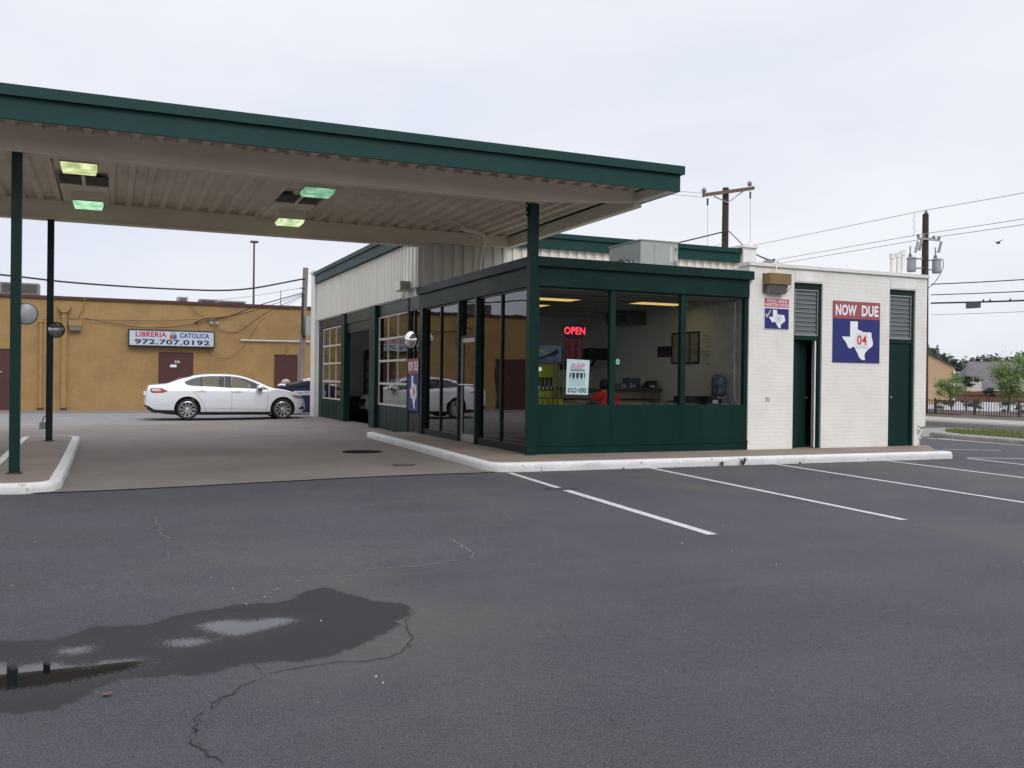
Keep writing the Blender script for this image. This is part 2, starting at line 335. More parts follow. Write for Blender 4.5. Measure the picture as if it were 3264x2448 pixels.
    wetd = mth('ADD', att('sd_wet'), mth('MULTIPLY_ADD', noise_(9, 5, .6), .16, -.08)); wet = mr_(wetd, .03, -.015)
    dry = mixc(wet, base, (.018, .0175, .020))
    spk = mth('MULTIPLY_ADD', noise_(60, 4, .85), .46, -.26)
    pud = mr_(mth('ADD', att('sd_pud'), spk), .02, -.02)
    col = mixc(pud, dry, (.006, .006, .007))
    k(col, p.inputs['Base Color'])
    damp = mth('MULTIPLY', mr_(att('sd_pud'), .32, .0), mr_(noise_(75, 3, .8), .50, .58))
    rgh = mth('MULTIPLY_ADD', wet, .02, .80); rgh = mth('MULTIPLY_ADD', mth('MULTIPLY', damp, wet), -.35, rgh); q = N('ShaderNodeMix'); k(pud, q.inputs[0]); k(rgh, q.inputs[2]); q.inputs[3].default_value = .015
    k(q.outputs[0], p.inputs['Roughness']); p.inputs['Specular IOR Level'].default_value = .38
    hgt = mth('ADD', mth('MULTIPLY', noise_(95, 4, .75), .7), mth('MULTIPLY', noise_(14, 5, .6), 1.0))
    inv = mth('SUBTRACT', 1.0, pud)
    b = N('ShaderNodeBump'); k(mth('MULTIPLY', inv, 1.0), b.inputs['Strength']); b.inputs['Distance'].default_value = .016; k(hgt, b.inputs['Height']); k(b.outputs[0], p.inputs['Normal'])
    return m
def make_ground():
    xs = [-1500, -600, -250, -120, -60, -35, -22, -16, -14] + arange(-13, -9.0, .5) + arange(-9, -3.5, .07) + arange(-3.5, 3, .5) + [3, 4, 6, 8, 10, 13, 17, 22, 28, 36, 48, 60, 66, 72, 80, 90, 100, 112, 125, 150, 250, 600, 1500]
    ys = [-1500, -500, -150, -60, -30, -20, -16, -14, -13] + arange(-12.5, -7, .07) + arange(-7, -2.0, .5) + arange(-2.0, 25, .5) + [25, 26, 28, 32, 40, 55, 80, 120, 200, 500, 1500]
    bm = bmesh.new(); g = [[bm.verts.new((x, y, h(x, y))) for y in ys] for x in xs]
    for i in range(len(xs)-1):
        for j in range(len(ys)-1): bm.faces.new((g[i][j], g[i+1][j], g[i+1][j+1], g[i][j+1]))
    bm.verts.index_update(); co = [v.co.copy() for v in bm.verts]
    me = bpy.data.meshes.new('ground'); bm.to_mesh(me); bm.free(); me.materials.append(aspmat())
    for nm, fn in (('sd_wet', lambda x, y: poly_sd(WET, x, y)), ('sd_pud', lambda x, y: min(poly_sd(q, x, y) for q in PUD)), ('sd_light', lambda x, y: min(poly_sd(q, x, y) for q in LIGHT))):
        a = me.attributes.new(nm, 'FLOAT', 'POINT')
        a.data.foreach_set('value', [fn(c.x, c.y) if (-9.3 < c.x < -3 and -13 < c.y < -6.5) else 3.0 for c in co])
    for p in me.polygons: p.use_smooth = True
    o = bpy.data.objects.new('parking_lot_ground', me); COL.objects.link(o); struct(o)
make_ground()
def sheet_poly(name, pts, m, dz=.006, step=.5):     # convex polygon laid over the ground, following its slope
    x0, x1 = min(p[0] for p in pts), max(p[0] for p in pts); y0, y1 = min(p[1] for p in pts), max(p[1] for p in pts)
    f = lambda a: math.floor(a/step)*step
    xs = arange(f(x0), x1+step, step); ys = arange(f(y0), y1+step, step)
    bm = bmesh.new(); g = [[bm.verts.new((x, y, 0)) for y in ys] for x in xs]
    for i in range(len(xs)-1):
        for j in range(len(ys)-1): bm.faces.new((g[i][j], g[i+1][j], g[i+1][j+1], g[i][j+1]))
    n = len(pts); ar = sum(pts[i][0]*pts[(i+1) % n][1]-pts[(i+1) % n][0]*pts[i][1] for i in range(n))
    for i in range(n):
        a, b = Vector((*pts[i], 0)), Vector((*pts[(i+1) % n], 0)); d = (b-a); no = Vector((d.y, -d.x, 0))*(1 if ar > 0 else -1)
        bmesh.ops.bisect_plane(bm, geom=bm.verts[:]+bm.edges[:]+bm.faces[:], plane_co=a, plane_no=no, clear_outer=True)
    for v in bm.verts: v.co.z = h(v.co.x, v.co.y)+dz
    me = bpy.data.meshes.new(name); bm.to_mesh(me); bm.free(); me.materials.append(m)
    for p in me.polygons: p.use_smooth = True
    o = bpy.data.objects.new(name, me); COL.objects.link(o); return struct(o)
CONC = mat('drive concrete', (.18, .152, .130), .8, col2=(.092, .080, .072), nscale=.45, namt=.2, bump=.35, bscale=45)
CONC_P = mat('pinkish concrete', (.19, .150, .128), .8, col2=(.145, .12, .10), nscale=.6, bump=.3, bscale=40)
CONC_L = mat('light concrete lane', (.20, .195, .20), .8, col2=(.13, .125, .125), nscale=.9, bump=.3, bscale=40)
CONC_W = mat('walk concrete', (.21, .165, .128), .8, col2=(.15, .12, .098), nscale=1.3, bump=.3, bscale=50)
STREET = mat('street concrete', (.205, .178, .172), .8, col2=(.165, .145, .14), nscale=.8, bump=.2, bscale=30)
KERBC = mat('kerb concrete', (.27, .26, .235), .8, col2=(.17, .165, .15), nscale=3, bump=.3, bscale=30)
sheet_poly('concrete_drive', [(-14, -1.62), (-1.4, -1.62), (.3, 7.0), (.3, 17.0), (-14, 10.6)], CONC, .012)
sheet_poly('concrete_apron', [(-14, 10.55), (.3, 16.95), (.3, 17.8), (-14, 12.4)], CONC_P, .008)
sheet_poly('back_lane', [(-14, 12.2), (.4, 17.6), (1.8, 26.8), (-14, 26.8)], CONC_L, .004)
struct(MB().box(-16, 24.2, -.04, 1.4, 26.8, .02).build('wall_apron', CONC_P))
struct(MB().box(13.45, -.0, -.05, 19.95, 120, .012).build('street', STREET))
# ragged cracks and old seams in the asphalt
DARKC = mat('crack dark', (.012, .011, .011), .9); PALEC = mat('seam pale', (.19, .18, .165), .85, col2=(.08, .078, .075), nscale=30)
def crack(pts, w, m, name, gap=0.0, amp=.03):
    rnd = random.Random(len(pts)+int(pts[0][0]*100)); t = MB(); P = []
    for (x0, y0), (x1, y1) in zip(pts, pts[1:]):
        n = max(1, int(math.hypot(x1-x0, y1-y0)/.035))
        P += [(x0+(x1-x0)*i/n, y0+(y1-y0)*i/n) for i in range(n)]
    P.append(pts[-1]); Q = []
    for i, (x, y) in enumerate(P):
        v = noise.noise(Vector((x*5, y*5, 3)))*amp*1.4+rnd.uniform(-1, 1)*amp*.35; u = noise.noise(Vector((x*5, y*5, 9)))*amp*1.4+rnd.uniform(-1, 1)*amp*.35
        e = min(1, i/4+.2, (len(P)-1-i)/4+.2); Q.append((x+v, y+u, w*e*rnd.uniform(.25, 1.3)))
    for i in range(len(Q)-1):
        a, b = Vector(Q[i][:2]), Vector(Q[i+1][:2]); d = (b-a)
        if d.length < 1e-5 or rnd.random() < gap: continue
        nrm = Vector((-d.y, d.x)).normalized()
        z = lambda q: h(q[0], q[1])+.004
        pts4 = [a-nrm*Q[i][2]/2, b-nrm*Q[i+1][2]/2, b+nrm*Q[i+1][2]/2, a+nrm*Q[i][2]/2]
        t.face([(q.x, q.y, z(q)) for q in pts4])
    return struct(t.build(name, m))
for i, c in enumerate(CRACKS): crack(c, [.009, .007, .007, .004, .004, .004, .003][i], DARKC, 'pavement_crack', [.08, .1, .1, .25, .3, .4, .5][i], [.045, .03, .03, .025, .03, .03, .03][i])
crack([(x+.02, y+.015) for x, y in CRACKS[0]], .004, DARKC, 'pavement_crack', .6, .035); crack([(x+.02, y-.02) for x, y in CRACKS[1]], .003, DARKC, 'pavement_crack', .55, .05)
crack([(-6.25, -9.05), (-5.8, -8.42), (-5.5, -8.37), (-5.25, -8.33)], .02, PALEC, 'pavement_seam', .6, .05)
for c, w in zip(PALE, (.016, .012)): crack(c, w, PALEC, 'pavement_seam', .3, .035)
crack([(-1.62, -3.75), (-1.45, -3.98), (-1.2, -3.9), (-.95, -4.1)], .05, DARKC, 'pavement_crack', .1, .05)
# painted bay lines
LINE = mat('road paint', (.48, .48, .48), .6, col2=(.33, .33, .335), nscale=14, bump=.2, scuff=(.09, .09, .095), sthr=.60)
def bayline(a, b, w=.10):
    a, b = Vector((*a, 0)), Vector((*b, 0)); d = b-a; n = max(2, int(d.length/.05)); nn = Vector((-d.y, d.x, 0)).normalized(); t = MB(); rnd = random.Random(int(a.x*31)); pr = None
    for i in range(n+1):
        c = a+d*i/n; l = c+nn*(w/2+rnd.uniform(-.006, .003)); r = c-nn*(w/2+rnd.uniform(-.006, .003)); z = h(c.x, c.y)+.005
        cur = (t.bm.verts.new((l.x, l.y, z)), t.bm.verts.new((r.x, r.y, z)))
        if pr: t.bm.faces.new((pr[0], pr[1], cur[1], cur[0]))
        pr = cur
    struct(t.build('bay_line', LINE))
bayline((-1.20, -1.72), (-1.37, -3.80)); bayline((-1.39, -4.08), (-1.66, -7.75), .12); bayline((1.44, -1.70), (.93, -7.65)); bayline((4.08, -1.72), (3.55, -7.6)); bayline((6.74, -1.72), (6.22, -7.5))
bayline((8.86, -1.75), (8.25, -7.0)); bayline((9.0, -1.62), (12.6, -3.6), .08); bayline((10.5, .33), (11.6, -.35), .08)

# ------------------------------------------------------------------ sidewalk, kerbs, island
KERBP = mat('kerb white paint', (.60, .60, .60), .6, col2=(.50, .49, .48), nscale=7, bump=.7, bscale=22)
def chip(m, thr=.66, c=(.16, .14, .12)):
    n = m.node_tree; p = n.nodes['Principled BSDF']; src = p.inputs['Base Color'].links[0].from_socket
    x = n.nodes.new('ShaderNodeTexNoise'); x.inputs['Scale'].default_value = 9; x.inputs['Detail'].default_value = 10; x.inputs['Roughness'].default_value = .72
    t = n.nodes.new('ShaderNodeTexCoord'); r = n.nodes.new('ShaderNodeMapRange'); r.inputs[1].default_value = thr; r.inputs[2].default_value = thr+.03
    mx = n.nodes.new('ShaderNodeMix'); mx.data_type = 'RGBA'; mx.inputs[7].default_value = (*c, 1); k = n.links.new
    k(t.outputs['Object'], x.inputs['Vector']); k(x.outputs[0], r.inputs[0]); k(r.outputs[0], mx.inputs[0]); k(src, mx.inputs[6]); k(mx.outputs[2], p.inputs['Base Color'])
chip(KERBP, .62, (.26, .25, .235))
def kerb(name, path, wid, hh, m, closed=False, side=1):
    """rounded kerb along path; the path is the outer foot, the kerb lies to the left (side=1)"""
    P = []
    n = len(path)
    for i in range(n if closed else n-1):
        a, b = Vector(path[i]), Vector(path[(i+1) % n]); k = max(1, int((b-a).length/.12))
        P += [a+(b-a)*j/k for j in range(k)]
    if not closed: P.append(Vector(path[-1]))
    prof = [(0, -.03), (0.0, hh*.55), (.012, hh*.85), (.035, hh), (wid, hh+.004), (wid, -.03)]
    t = MB(); rings = []
    for i, p in enumerate(P):
        a = P[(i-1) % len(P)] if closed or i > 0 else p; b = P[(i+1) % len(P)] if closed or i < len(P)-1 else p
        d = (b-a).normalized(); nn = Vector((-d.y, d.x))*side; r = []
        for j, (u, z) in enumerate(prof):
            jit = (noise.noise(Vector((p.x*6, p.y*6, j*2.1)))*.02 + noise.noise(Vector((p.x*23, p.y*23, j*4.1)))*.011) if j in (0, 1, 2, 3) else 0
            q = p+nn*(u+jit); r.append(t.bm.verts.new((q.x, q.y, h(p.x, p.y)+z+(jit*.5 if j in (2, 3) else 0))))
        rings.append(r)
    m_ = len(rings)
    for i in range(m_ if closed else m_-1):
        a, b = rings[i], rings[(i+1) % m_]
        for j in range(len(prof)-1): t.bm.faces.new((a[j], b[j], b[j+1], a[j+1]))
    if not closed: t.bm.faces.new(rings[0]); t.bm.faces.new(rings[-1])
    return struct(t.build(name, m, smooth=50))
SW = .13
kerb('white_kerb', [(-1.17, 7.3), (-1.30, 3.0), (-1.46, -.6), (-1.49, -1.25), (-1.42, -1.46), (-1.25, -1.58), (-.9, -1.63), (3, -1.66), (8.5, -1.70), (8.56, -1.62), (8.62, -1.3)], .145, SW+.01, KERBP)
t = MB(); t.prism([(-1.05, 7.3, .0), (-1.20, 3.0, .0), (-1.35, -.6, .0), (-1.36, -1.3, .0), (-1.0, -1.48, .0), (8.45, -1.56, .0), (8.62, -1.2, 0), (9.7, -.0, 0), (9.7, .3, 0), (.3, .3, 0), (.3, 7.3, 0)], (0, 0, SW)); struct(t.build('sidewalk', CONC_W))
IS = [(-8.75, 7.2), (-8.75, -1.3), (-8.6, -1.52), (-8.3, -1.62), (-7.95, -1.62), (-7.72, -1.52), (-7.62, -1.25), (-7.60, 7.0), (-7.72, 7.25), (-7.95, 7.36), (-8.5, 7.36)]
kerb('island_kerb', IS, .15, SW, KERBP, closed=True)
t = MB(); g = []
for i in range(5):
    g.append([t.bm.verts.new((-8.62+i*.225, y, h(-8.2, y)+SW-.006)) for y in [-1.48+j*.49 for j in range(19)]])
for i in range(4):
    for j in range(18): t.bm.faces.new((g[i][j], g[i+1][j], g[i+1][j+1], g[i][j+1]))
struct(t.build('island_surface', CONC_W))

# ------------------------------------------------------------------ text and flat shapes
class Fr:      # a plane in space: origin, u (reading direction), v (up), n (towards the viewer)
    def __init__(s, o, u, v=(0, 0, 1)): s.o = Vector(o); s.u = Vector(u).normalized(); s.v = Vector(v).normalized(); s.n = s.u.cross(s.v)
    def p(s, a, b, c=0): return s.o+s.u*a+s.v*b+s.n*c
    def m(s, a, b, c=0): return Matrix(((s.u.x, s.v.x, s.n.x, 0), (s.u.y, s.v.y, s.n.y, 0), (s.u.z, s.v.z, s.n.z, 0), (0, 0, 0, 1))).copy().__class__.Translation(s.p(a, b, c)) @ Matrix(((s.u.x, s.v.x, s.n.x, 0), (s.u.y, s.v.y, s.n.y, 0), (s.u.z, s.v.z, s.n.z, 0), (0, 0, 0, 1)))
def poly(mb, fr, pts, c0, th, mi=0):
    mb.prism([fr.p(a, b, c0) for a, b in pts], fr.n*th, mi)
def rect(mb, fr, a0, b0, a1, b1, c0, th, mi=0): poly(mb, fr, [(a0, b0), (a1, b0), (a1, b1), (a0, b1)], c0, th, mi)
def text(mb, fr, s, a0, b0, a1, b1, c, bold=.0, th=.002, shear=0):
    """writes s to fill the rectangle a0..a1 x b0..b1"""
    cu = bpy.data.curves.new('t', 'FONT'); cu.body = s; cu.offset = bold; cu.extrude = .0; cu.resolution_u = 3; cu.shear = shear; cu.space_character = 1.06
    o = bpy.data.objects.new('t', cu); COL.objects.link(o); bpy.context.view_layer.update()
    me = bpy.data.meshes.new_from_object(o.evaluated_get(bpy.context.evaluated_depsgraph_get()))
    xs = [v.co.x for v in me.vertices]; ys = [v.co.y for v in me.vertices]
    x0, x1, y0, y1 = min(xs), max(xs), min(ys), max(ys)
    for v in me.vertices:
        q = fr.p(a0+(v.co.x-x0)/(x1-x0)*(a1-a0), b0+(v.co.y-y0)/(y1-y0)*(b1-b0), c); v.co = q
    mb.bm.from_mesh(me); bpy.data.objects.remove(o); bpy.data.meshes.remove(me); bpy.data.curves.remove(cu)
TX = [(.26,1),(.50,1),(.50,.80),(.56,.77),(.62,.76),(.68,.73),(.75,.735),(.82,.72),(.90,.74),(.95,.71),(.955,.60),(.99,.52),(1,.42),(.97,.36),(.90,.32),(.83,.27),(.78,.22),(.735,.17),(.73,.09),(.75,.01),(.68,0),(.60,.03),(.54,.10),(.50,.18),(.44,.27),(.40,.335),(.34,.34),(.29,.31),(.25,.29),(.19,.33),(.16,.40),(.12,.46),(.05,.53),(0,.60),(.26,.60)]

# ------------------------------------------------------------------ service station
ST = thing('service_station', (0, 0, 0), 'green and cream service station with glass office, garage bays and white brick restroom block', 'building')
# white brick block: jagged broken lower right corner, door and louvre openings left free
WT = 3.84
def wallface(x0, x1, z0, z1, t): t.box(x0, -.02, z0, x1, .28, z1)
t = MB()
wallface(4.86, 5.88, SW-.1, WT, t); wallface(6.63, 8.49, SW-.1, WT, t); wallface(5.88, 6.63, 3.56, WT, t); wallface(8.49, 9.25, 3.55, WT, t)
t.prism([(9.25, -.02, .03), (9.40, -.02, .03), (9.44, -.02, .12), (9.41, -.02, .22), (9.47, -.02, .30), (9.45, -.02, .40), (9.52, -.02, .46), (9.50, -.02, .55), (9.59, -.02, .57), (9.59, -.02, WT), (9.25, -.02, WT)], (0, .3, 0))
t.box(9.42, .28, .0, 9.585, 6.65, WT); t.box(4.80, .28, .0, 4.9, 6.65, WT)
t.prism([(4.74, -.03, SW-.1), (4.86, -.03, SW-.1), (4.86, -.03, WT), (4.74, -.03, WT)], (0, .3, 0))
bw = t.build('brick_wall', BRICKW, ST)
t = MB(); t.box(4.72, -.06, WT, 9.62, .32, WT+.07); t.box(9.36, .32, WT, 9.62, 6.6, WT+.07); t.build('wall_coping', mat('coping off white', (.72, .70, .67), .5, col2=(.64, .62, .59), nscale=3), ST)
t = MB(); t.box(5.90, -.03, 3.585, 6.62, -.022, 3.79); t.build('lintel_panel', WHITE, ST)
B('lintel_panel', WHITE, ST, 8.51, -.03, 3.575, 9.26, -.022, 3.78)
B('restroom_roof', KERBC, ST, 4.9, .3, 3.6, 9.42, 6.65, 3.7)
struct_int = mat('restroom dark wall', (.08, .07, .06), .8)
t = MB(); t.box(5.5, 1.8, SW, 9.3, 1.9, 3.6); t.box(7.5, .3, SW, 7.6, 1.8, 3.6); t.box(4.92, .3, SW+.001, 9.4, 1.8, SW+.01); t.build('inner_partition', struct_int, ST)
for (x0, x1, zb) in ((5.88, 6.63, 'a'), (8.49, 9.25, 'b')):
    fr = MB(); y0, y1 = .02, .12
    fr.box(x0, y0, SW, x0+.05, y1, 3.56); fr.box(x1-.07, y0, SW, x1, y1, 3.56); fr.box(x0+.05, y0, 3.43, x1-.07, y1, 3.56); fr.box(x0+.05, y0, 2.38, x1-.07, y1, 2.47)
    F_ = fr.build('door_frame', GREEN, ST)
    lv = MB()
    for k in range(10):
        z = 2.50+k*.092
        lv.prism([(x0+.09, .048, z), (x0+.09, .055, z-.003), (x0+.09, .075, z+.092), (x0+.09, .068, z+.095)], (x1-x0-.20, 0, 0))
    lv.build('louvre_glass', mat('louvre glass', (.10, .115, .115), .35, spec=.35), F_)
    lv = MB()
    for k in range(10): lv.box(x0+.085, .042, 2.496+k*.092, x1-.105, .047, 2.503+k*.092)
    le = lv.build('louvre_edge', mat('louvre edge', (.42, .44, .43), .4), F_); le['kind'] = 'stuff'
    t = MB(); t.box(x0+.05, .03, 2.47, x0+.075, .05, 3.43); t.box(x1-.095, .03, 2.47, x1-.07, .05, 3.43); t.box(x0+.075, .03, 3.405, x1-.095, .05, 3.43); t.box(x0+.075, .03, 2.47, x1-.095, .05, 2.49); t.build('louvre_trim', ALU, F_)
    if zb == 'a':
        d = MB().box(x0+.052, 0, 0, x0+.052+.62, .04, 2.22)
        bmesh.ops.transform(d.bm, matrix=Matrix.Translation((x0+.052, .07, SW+.01)) @ Matrix.Rotation(radians(22), 4, 'Z') @ Matrix.Translation((-(x0+.052), 0, 0)), verts=d.bm.verts)
        D = d.build('door', GREEN, ST, label='half open green restroom door')
        k = MB(); k.tube([(6.46, .29, 1.18), (6.475, .24, 1.18), (6.36, .19, 1.18)], .012); k.build('handle', CHROME, D, smooth=40)
        k = MB(); fr2 = Fr((5.98, .12, 1.9), (cos(radians(22)), sin(radians(22)), 0)); rect(k, fr2, .0, 0, .11, .03, .006, .004); k.build('name_plate', TEXTW, D)
        s_ = MB().box(x1-.145, .03, SW+.01, x1-.115, .05, 2.37); s_.build('weather_strip', WHITE, F_)
        s_ = MB().box(x1-.115, .045, SW+.01, x1-.07, .1, 2.38); s_.build('door_stop', GREEN, F_)
    else:
        D = B('door', GREEN, ST, x0+.05, .05, SW+.01, x1-.07, .09, 2.38, label='closed green restroom door')
        k = MB(); k.lathe([(0, -.05), (.022, -.045), (.026, -.03), (.016, -.015), (.012, 0)], (x0+.10, .05, 1.19), 'y', 14); k.build('handle', CHROME, D, smooth=50)
# exposed rubble at the broken corner
t = MB(); rnd = random.Random(3)
for i in range(22):
    x = rnd.uniform(9.33, 9.46); z = rnd.uniform(.13, .56); s = rnd.uniform(.012, .03)
    t.box(x, -.028, z, x+s*1.6, .0, z+s)
brk = t.build('broken_brick', mat('broken brick', (.20, .17, .14), .9, col2=(.4, .38, .34), nscale=18), ST); brk['kind'] = 'stuff'

# office box: steel frame, fascia, panes
def fascia(t, x0, y0, x1, y1, out):   # coping lip + band
    pass
t = MB()
t.box(-.06, -.04, 3.19, 4.74, .10, 3.54); t.box(-.06, .10, 3.19, .06, 6.64, 3.54)
t.build('fascia_band', GREEN, ST, bevel=.004)
t = MB(); t.box(-.13, -.11, 3.542, 4.80, .12, 3.71); t.box(-.13, .12, 3.542, .08, 6.66, 3.71); t.build('fascia_coping', GREEN, ST, bevel=.006)
B('office_roof', KERBC, ST, .08, .12, 3.42, 4.8, 6.6, 3.52)
B('office_ceiling', mat('ceiling tile', (.62, .61, .60), .9, col2=(.54, .53, .52), nscale=2), ST, .06, .1, 3.15, 4.74, 6.6, 3.185)
# front (towards the parking bays)
t = MB(); fz = 1.035
t.box(-.02, .0, fz, .10, .10, 3.19); t.box(1.57, -.01, fz, 1.68, .09, 3.19); t.box(3.14, -.01, fz, 3.25, .09, 3.19); t.box(4.66, .0, fz, 4.74, .10, 3.19)
t.box(.10, .01, 3.165, 4.66, .08, 3.19); WF = t.build('front_window_frame', GREEN, ST)
for a, b in ((.10, 1.57), (1.68, 3.14), (3.25, 4.66)): B('pane', GLASS, WF, a, .045, fz, b, .051, 3.165)
t = MB(); t.box(-.02, .0, .31, 4.74, .09, fz); t.box(-.05, -.03, .10, 4.74, .08, .28); t.box(-.05, -.045, .28, 4.74, .08, .31)
for x in (1.62, 3.19): t.box(x-.004, -.006, .31, x+.004, .0, fz)
t.build('front_panel', GREEN, ST)
# entrance side
t = MB(); SF = []
for y0, y1, d in ((6.30, 6.42, .08), (3.76, 3.84, .07), (2.72, 2.80, .07), (0.10, .28, .01)): t.box(-d, y0, SW, .07, y1, 3.19)
t.box(.0, 6.42, SW, .06, 6.62, 3.19)
for y in (5.15, 1.53): t.box(-.01, y-.025, .27, .07, y+.025, 3.19)
for a, b in ((3.84, 6.30), (.28, 2.72)): t.box(-.03, a, .10, .07, b, .24); t.box(-.045, a, .24, .07, b, .275); t.box(-.01, a, 3.15, .07, b, 3.19)
t.box(-.03, 2.80, 2.37, .07, 3.76, 2.42); SFR = t.build('side_window_frame', GREEN_D, ST)
for a, b in ((5.175, 6.30), (3.84, 5.125), (1.555, 2.72), (.28, 1.505)): B('pane', GLASS_S, SFR, .025, a, .275, .031, b, 3.15)
for a, b in ((5.175, 6.30), (3.84, 5.125), (1.555, 2.72), (.28, 1.505)): B('spandrel_panel', GREEN, SFR, .04, a, .275, .055, b, 1.03)
B('pane', GLASS_S, SFR, .025, 2.80, 2.42, .031, 3.76, 3.19)
t = MB(); t.box(-.02, 2.805, SW+.01, .03, 2.86, 2.36); t.box(-.02, 3.70, SW+.01, .03, 3.755, 2.36); t.box(-.02, 2.86, 2.27, .03, 3.70, 2.36); t.box(-.02, 2.86, SW+.01, .03, 3.70, .30)
DR = t.build('door', ALU, ST, label='aluminium framed glass entrance door', bevel=.003)
B('pane', GLASS_S, DR, .002, 2.86, .30, .008, 3.70, 2.27)
t = MB(); t.tube([(-.06, 2.83, 1.36), (-.06, 3.73, 1.36)], .018); t.tube([(-.02, 2.84, 1.36), (-.06, 2.84, 1.36)], .012); t.tube([(-.02, 3.72, 1.36), (-.06, 3.72, 1.36)], .012); t.build('handle', ALU, DR, smooth=40)
# inside walls and floor of the office
t = MB(); t.box(4.66, .1, SW, 4.74, 6.5, 3.15); t.box(.06, 6.5, SW, 4.74, 6.6, 3.15); t.build('office_wall', INTW, ST)
B('office_floor', mat('office floor', (.10, .095, .09), .5), ST, .09, .1, .05, 4.66, 6.5, SW+.005)
# corner post reaching up to the canopy
t = MB(); t.box(-.17, -.15, SW, .0, -.02, 4.64); t.box(-.22, -.07, 4.42, -.17, -.055, 4.66)
POST = t

# garage: siding, parapet, bays
def corr(t, p0, p1, z0, z1, pitch, depth, nrm, wide=.5, jit=0):
    p0, p1 = Vector(p0), Vector(p1); d = p1-p0; n = int(d.length/pitch); u = d.normalized(); nr = Vector(nrm); L_ = d.length/n; pr = None
    for i in range(n):
        for f, q in ((0, 0), ((1-wide)*.92, 0), ((1-wide), 1), (.97, 1)):
            c = p0+u*(i+f)*L_+nr*depth*q
            cur = (t.bm.verts.new((c.x, c.y, z0)), t.bm.verts.new((c.x, c.y, z1)))
            if pr: t.bm.faces.new((pr[0], cur[0], cur[1], pr[1]))
            pr = cur
t = MB(); corr(t, (-.06, 7.8, 0), (-.06, 18.6, 0), 3.56, 4.885, .17, .07, (-1, 0, 0), wide=.6); t.build('narrow_rib_siding', SIDING, ST)
t = MB(); corr(t, (-.10, 6.58, 0), (-.10, 7.8, 0), 3.74, 4.905, .25, .03, (-1, 0, 0)); corr(t, (-.12, 6.58, 0), (9.45, 6.58, 0), 3.72, 4.905, .26, .035, (0, -1, 0)); t.build('wide_rib_siding', SIDING, ST)
t = MB(); t.box(-.05, 6.62, 3.54, 9.5, 6.8, 4.9); t.box(-.05, 6.8, 3.54, .1, 18.6, 4.9); t.box(9.4, 6.8, 0, 9.5, 8.5, 4.9); t.box(9.4, 8.5, 3.3, 9.5, 18.0, 4.9); t.box(9.4, 12.8, 0, 9.5, 13.2, 3.3); t.box(9.4, 18.0, 0, 9.5, 18.6, 4.9); t.box(-.05, 18.6, 0, 9.5, 18.75, 4.9); t.box(4.8, 6.62, 0, 9.4, 6.8, 3.54); t.build('garage_wall', INTW, ST)  # unseen east side shaped with openings to let sky light into the bays
t = MB(); t.box(-.22, 6.45, 4.9, 9.42, 6.85, 5.17); t.box(-.22, 6.85, 4.9, .2, 18.6, 5.17); t.build('parapet_band', FASCIA, ST)
t = MB(); t.box(-.27, 6.40, 5.173, 9.46, 6.88, 5.30); t.box(-.27, 6.88, 5.173, .22, 18.62, 5.30); t.build('parapet_coping', FASCIA, ST)
B('garage_roof', KERBC, ST, .2, 6.85, 4.7, 9.4, 18.6, 4.8)
t = MB(); t.bbox(9.47, 6.35, 3.7, 9.92, 6.95, 5.33, w=.01); t.bbox(9.42, 6.3, 5.33, 9.97, 7.0, 5.40, w=.01); t.bbox(9.80, 6.5, 5.40, 9.95, 6.75, 5.50, w=.01); t.build('parapet_pier', WHITE, ST)
t = MB(); t.bbox(-.20, 18.62, -.05, .12, 19.3, 5.30, w=.01); t.bbox(-.24, 18.58, 5.30, .16, 19.34, 5.38, w=.01); t.build('corner_pier', BRICKW, ST)
gz = -.02
# header beams and green piers
t = MB(); t.box(-.035, 7.64, 3.22, .08, 10.5, 3.545); t.box(-.035, 11.09, 3.22, .08, 14.45, 3.545); t.box(-.035, 14.92, 3.24, .08, 17.98, 3.545); t.box(-.035, 6.64, 3.19, .06, 7.53, 3.545); t.box(.0, 11.09, 2.92, .06, 14.45, 3.22)
t.build('bay_header', GREEN_D, ST)
t = MB(); t.box(-.135, 10.50, gz, .12, 11.09, 3.55); t.build('bay_pier', GREEN, ST, bevel=.008)
t = MB(); t.box(-.085, 14.45, gz, .12, 14.92, 3.55); t.build('bay_pier', GREEN, ST, bevel=.008)
t = MB(); t.box(-.04, 17.98, gz, .12, 18.62, 3.55); t.build('bay_pier', GREEN, ST, bevel=.008)
t = MB(); t.box(-.05, 7.53, gz, .12, 7.64, 3.55); t.build('bay_pier', GREEN, ST, bevel=.008)
def bay(name, y0, y1, cols, zs, zt, lab):
    f = MB(); z0 = .76
    f.box(-.02, y0, z0, .03, y0+.05, zt); f.box(-.02, y1-.05, z0, .03, y1, zt); f.box(-.02, y0+.05, zt-.04, .03, y1-.05, zt)
    for z in zs: f.box(-.03, y0+.05, z-.03, .03, y1-.05, z+.03)
    for k in range(1, cols):
        y = y0+(y1-y0)*k/cols; f.box(-.015, y-.018, z0+.03, .025, y+.018, zt-.04)
    o = f.build(name, mat('bay frame paint', (.50, .48, .43), .5, col2=(.4, .37, .32), nscale=6), ST, label=lab)
    zz = sorted(zs)+[zt-.01]
    for k in range(cols):
        ya, yb = y0+(y1-y0)*k/cols, y0+(y1-y0)*(k+1)/cols
        for a, b in zip(zz, zz[1:]): B('pane', GLASS_D, o, .0, ya+.03, a+.03, .005, yb-.03, b-.03)
    g = MB(); g.box(-.03, y0-.02, gz, .05, y1+.02, .73)
    for k in range(1, cols): y = y0+(y1-y0)*k/cols; g.box(-.035, y-.012, gz, -.03, y+.012, .73)
    g.build('kick_panel', GREEN, ST)
bay('bay_window', 7.66, 10.48, 3, (.75, 1.33, 1.96, 2.57), 3.21, 'paned bay window nearest the office, three panes wide')
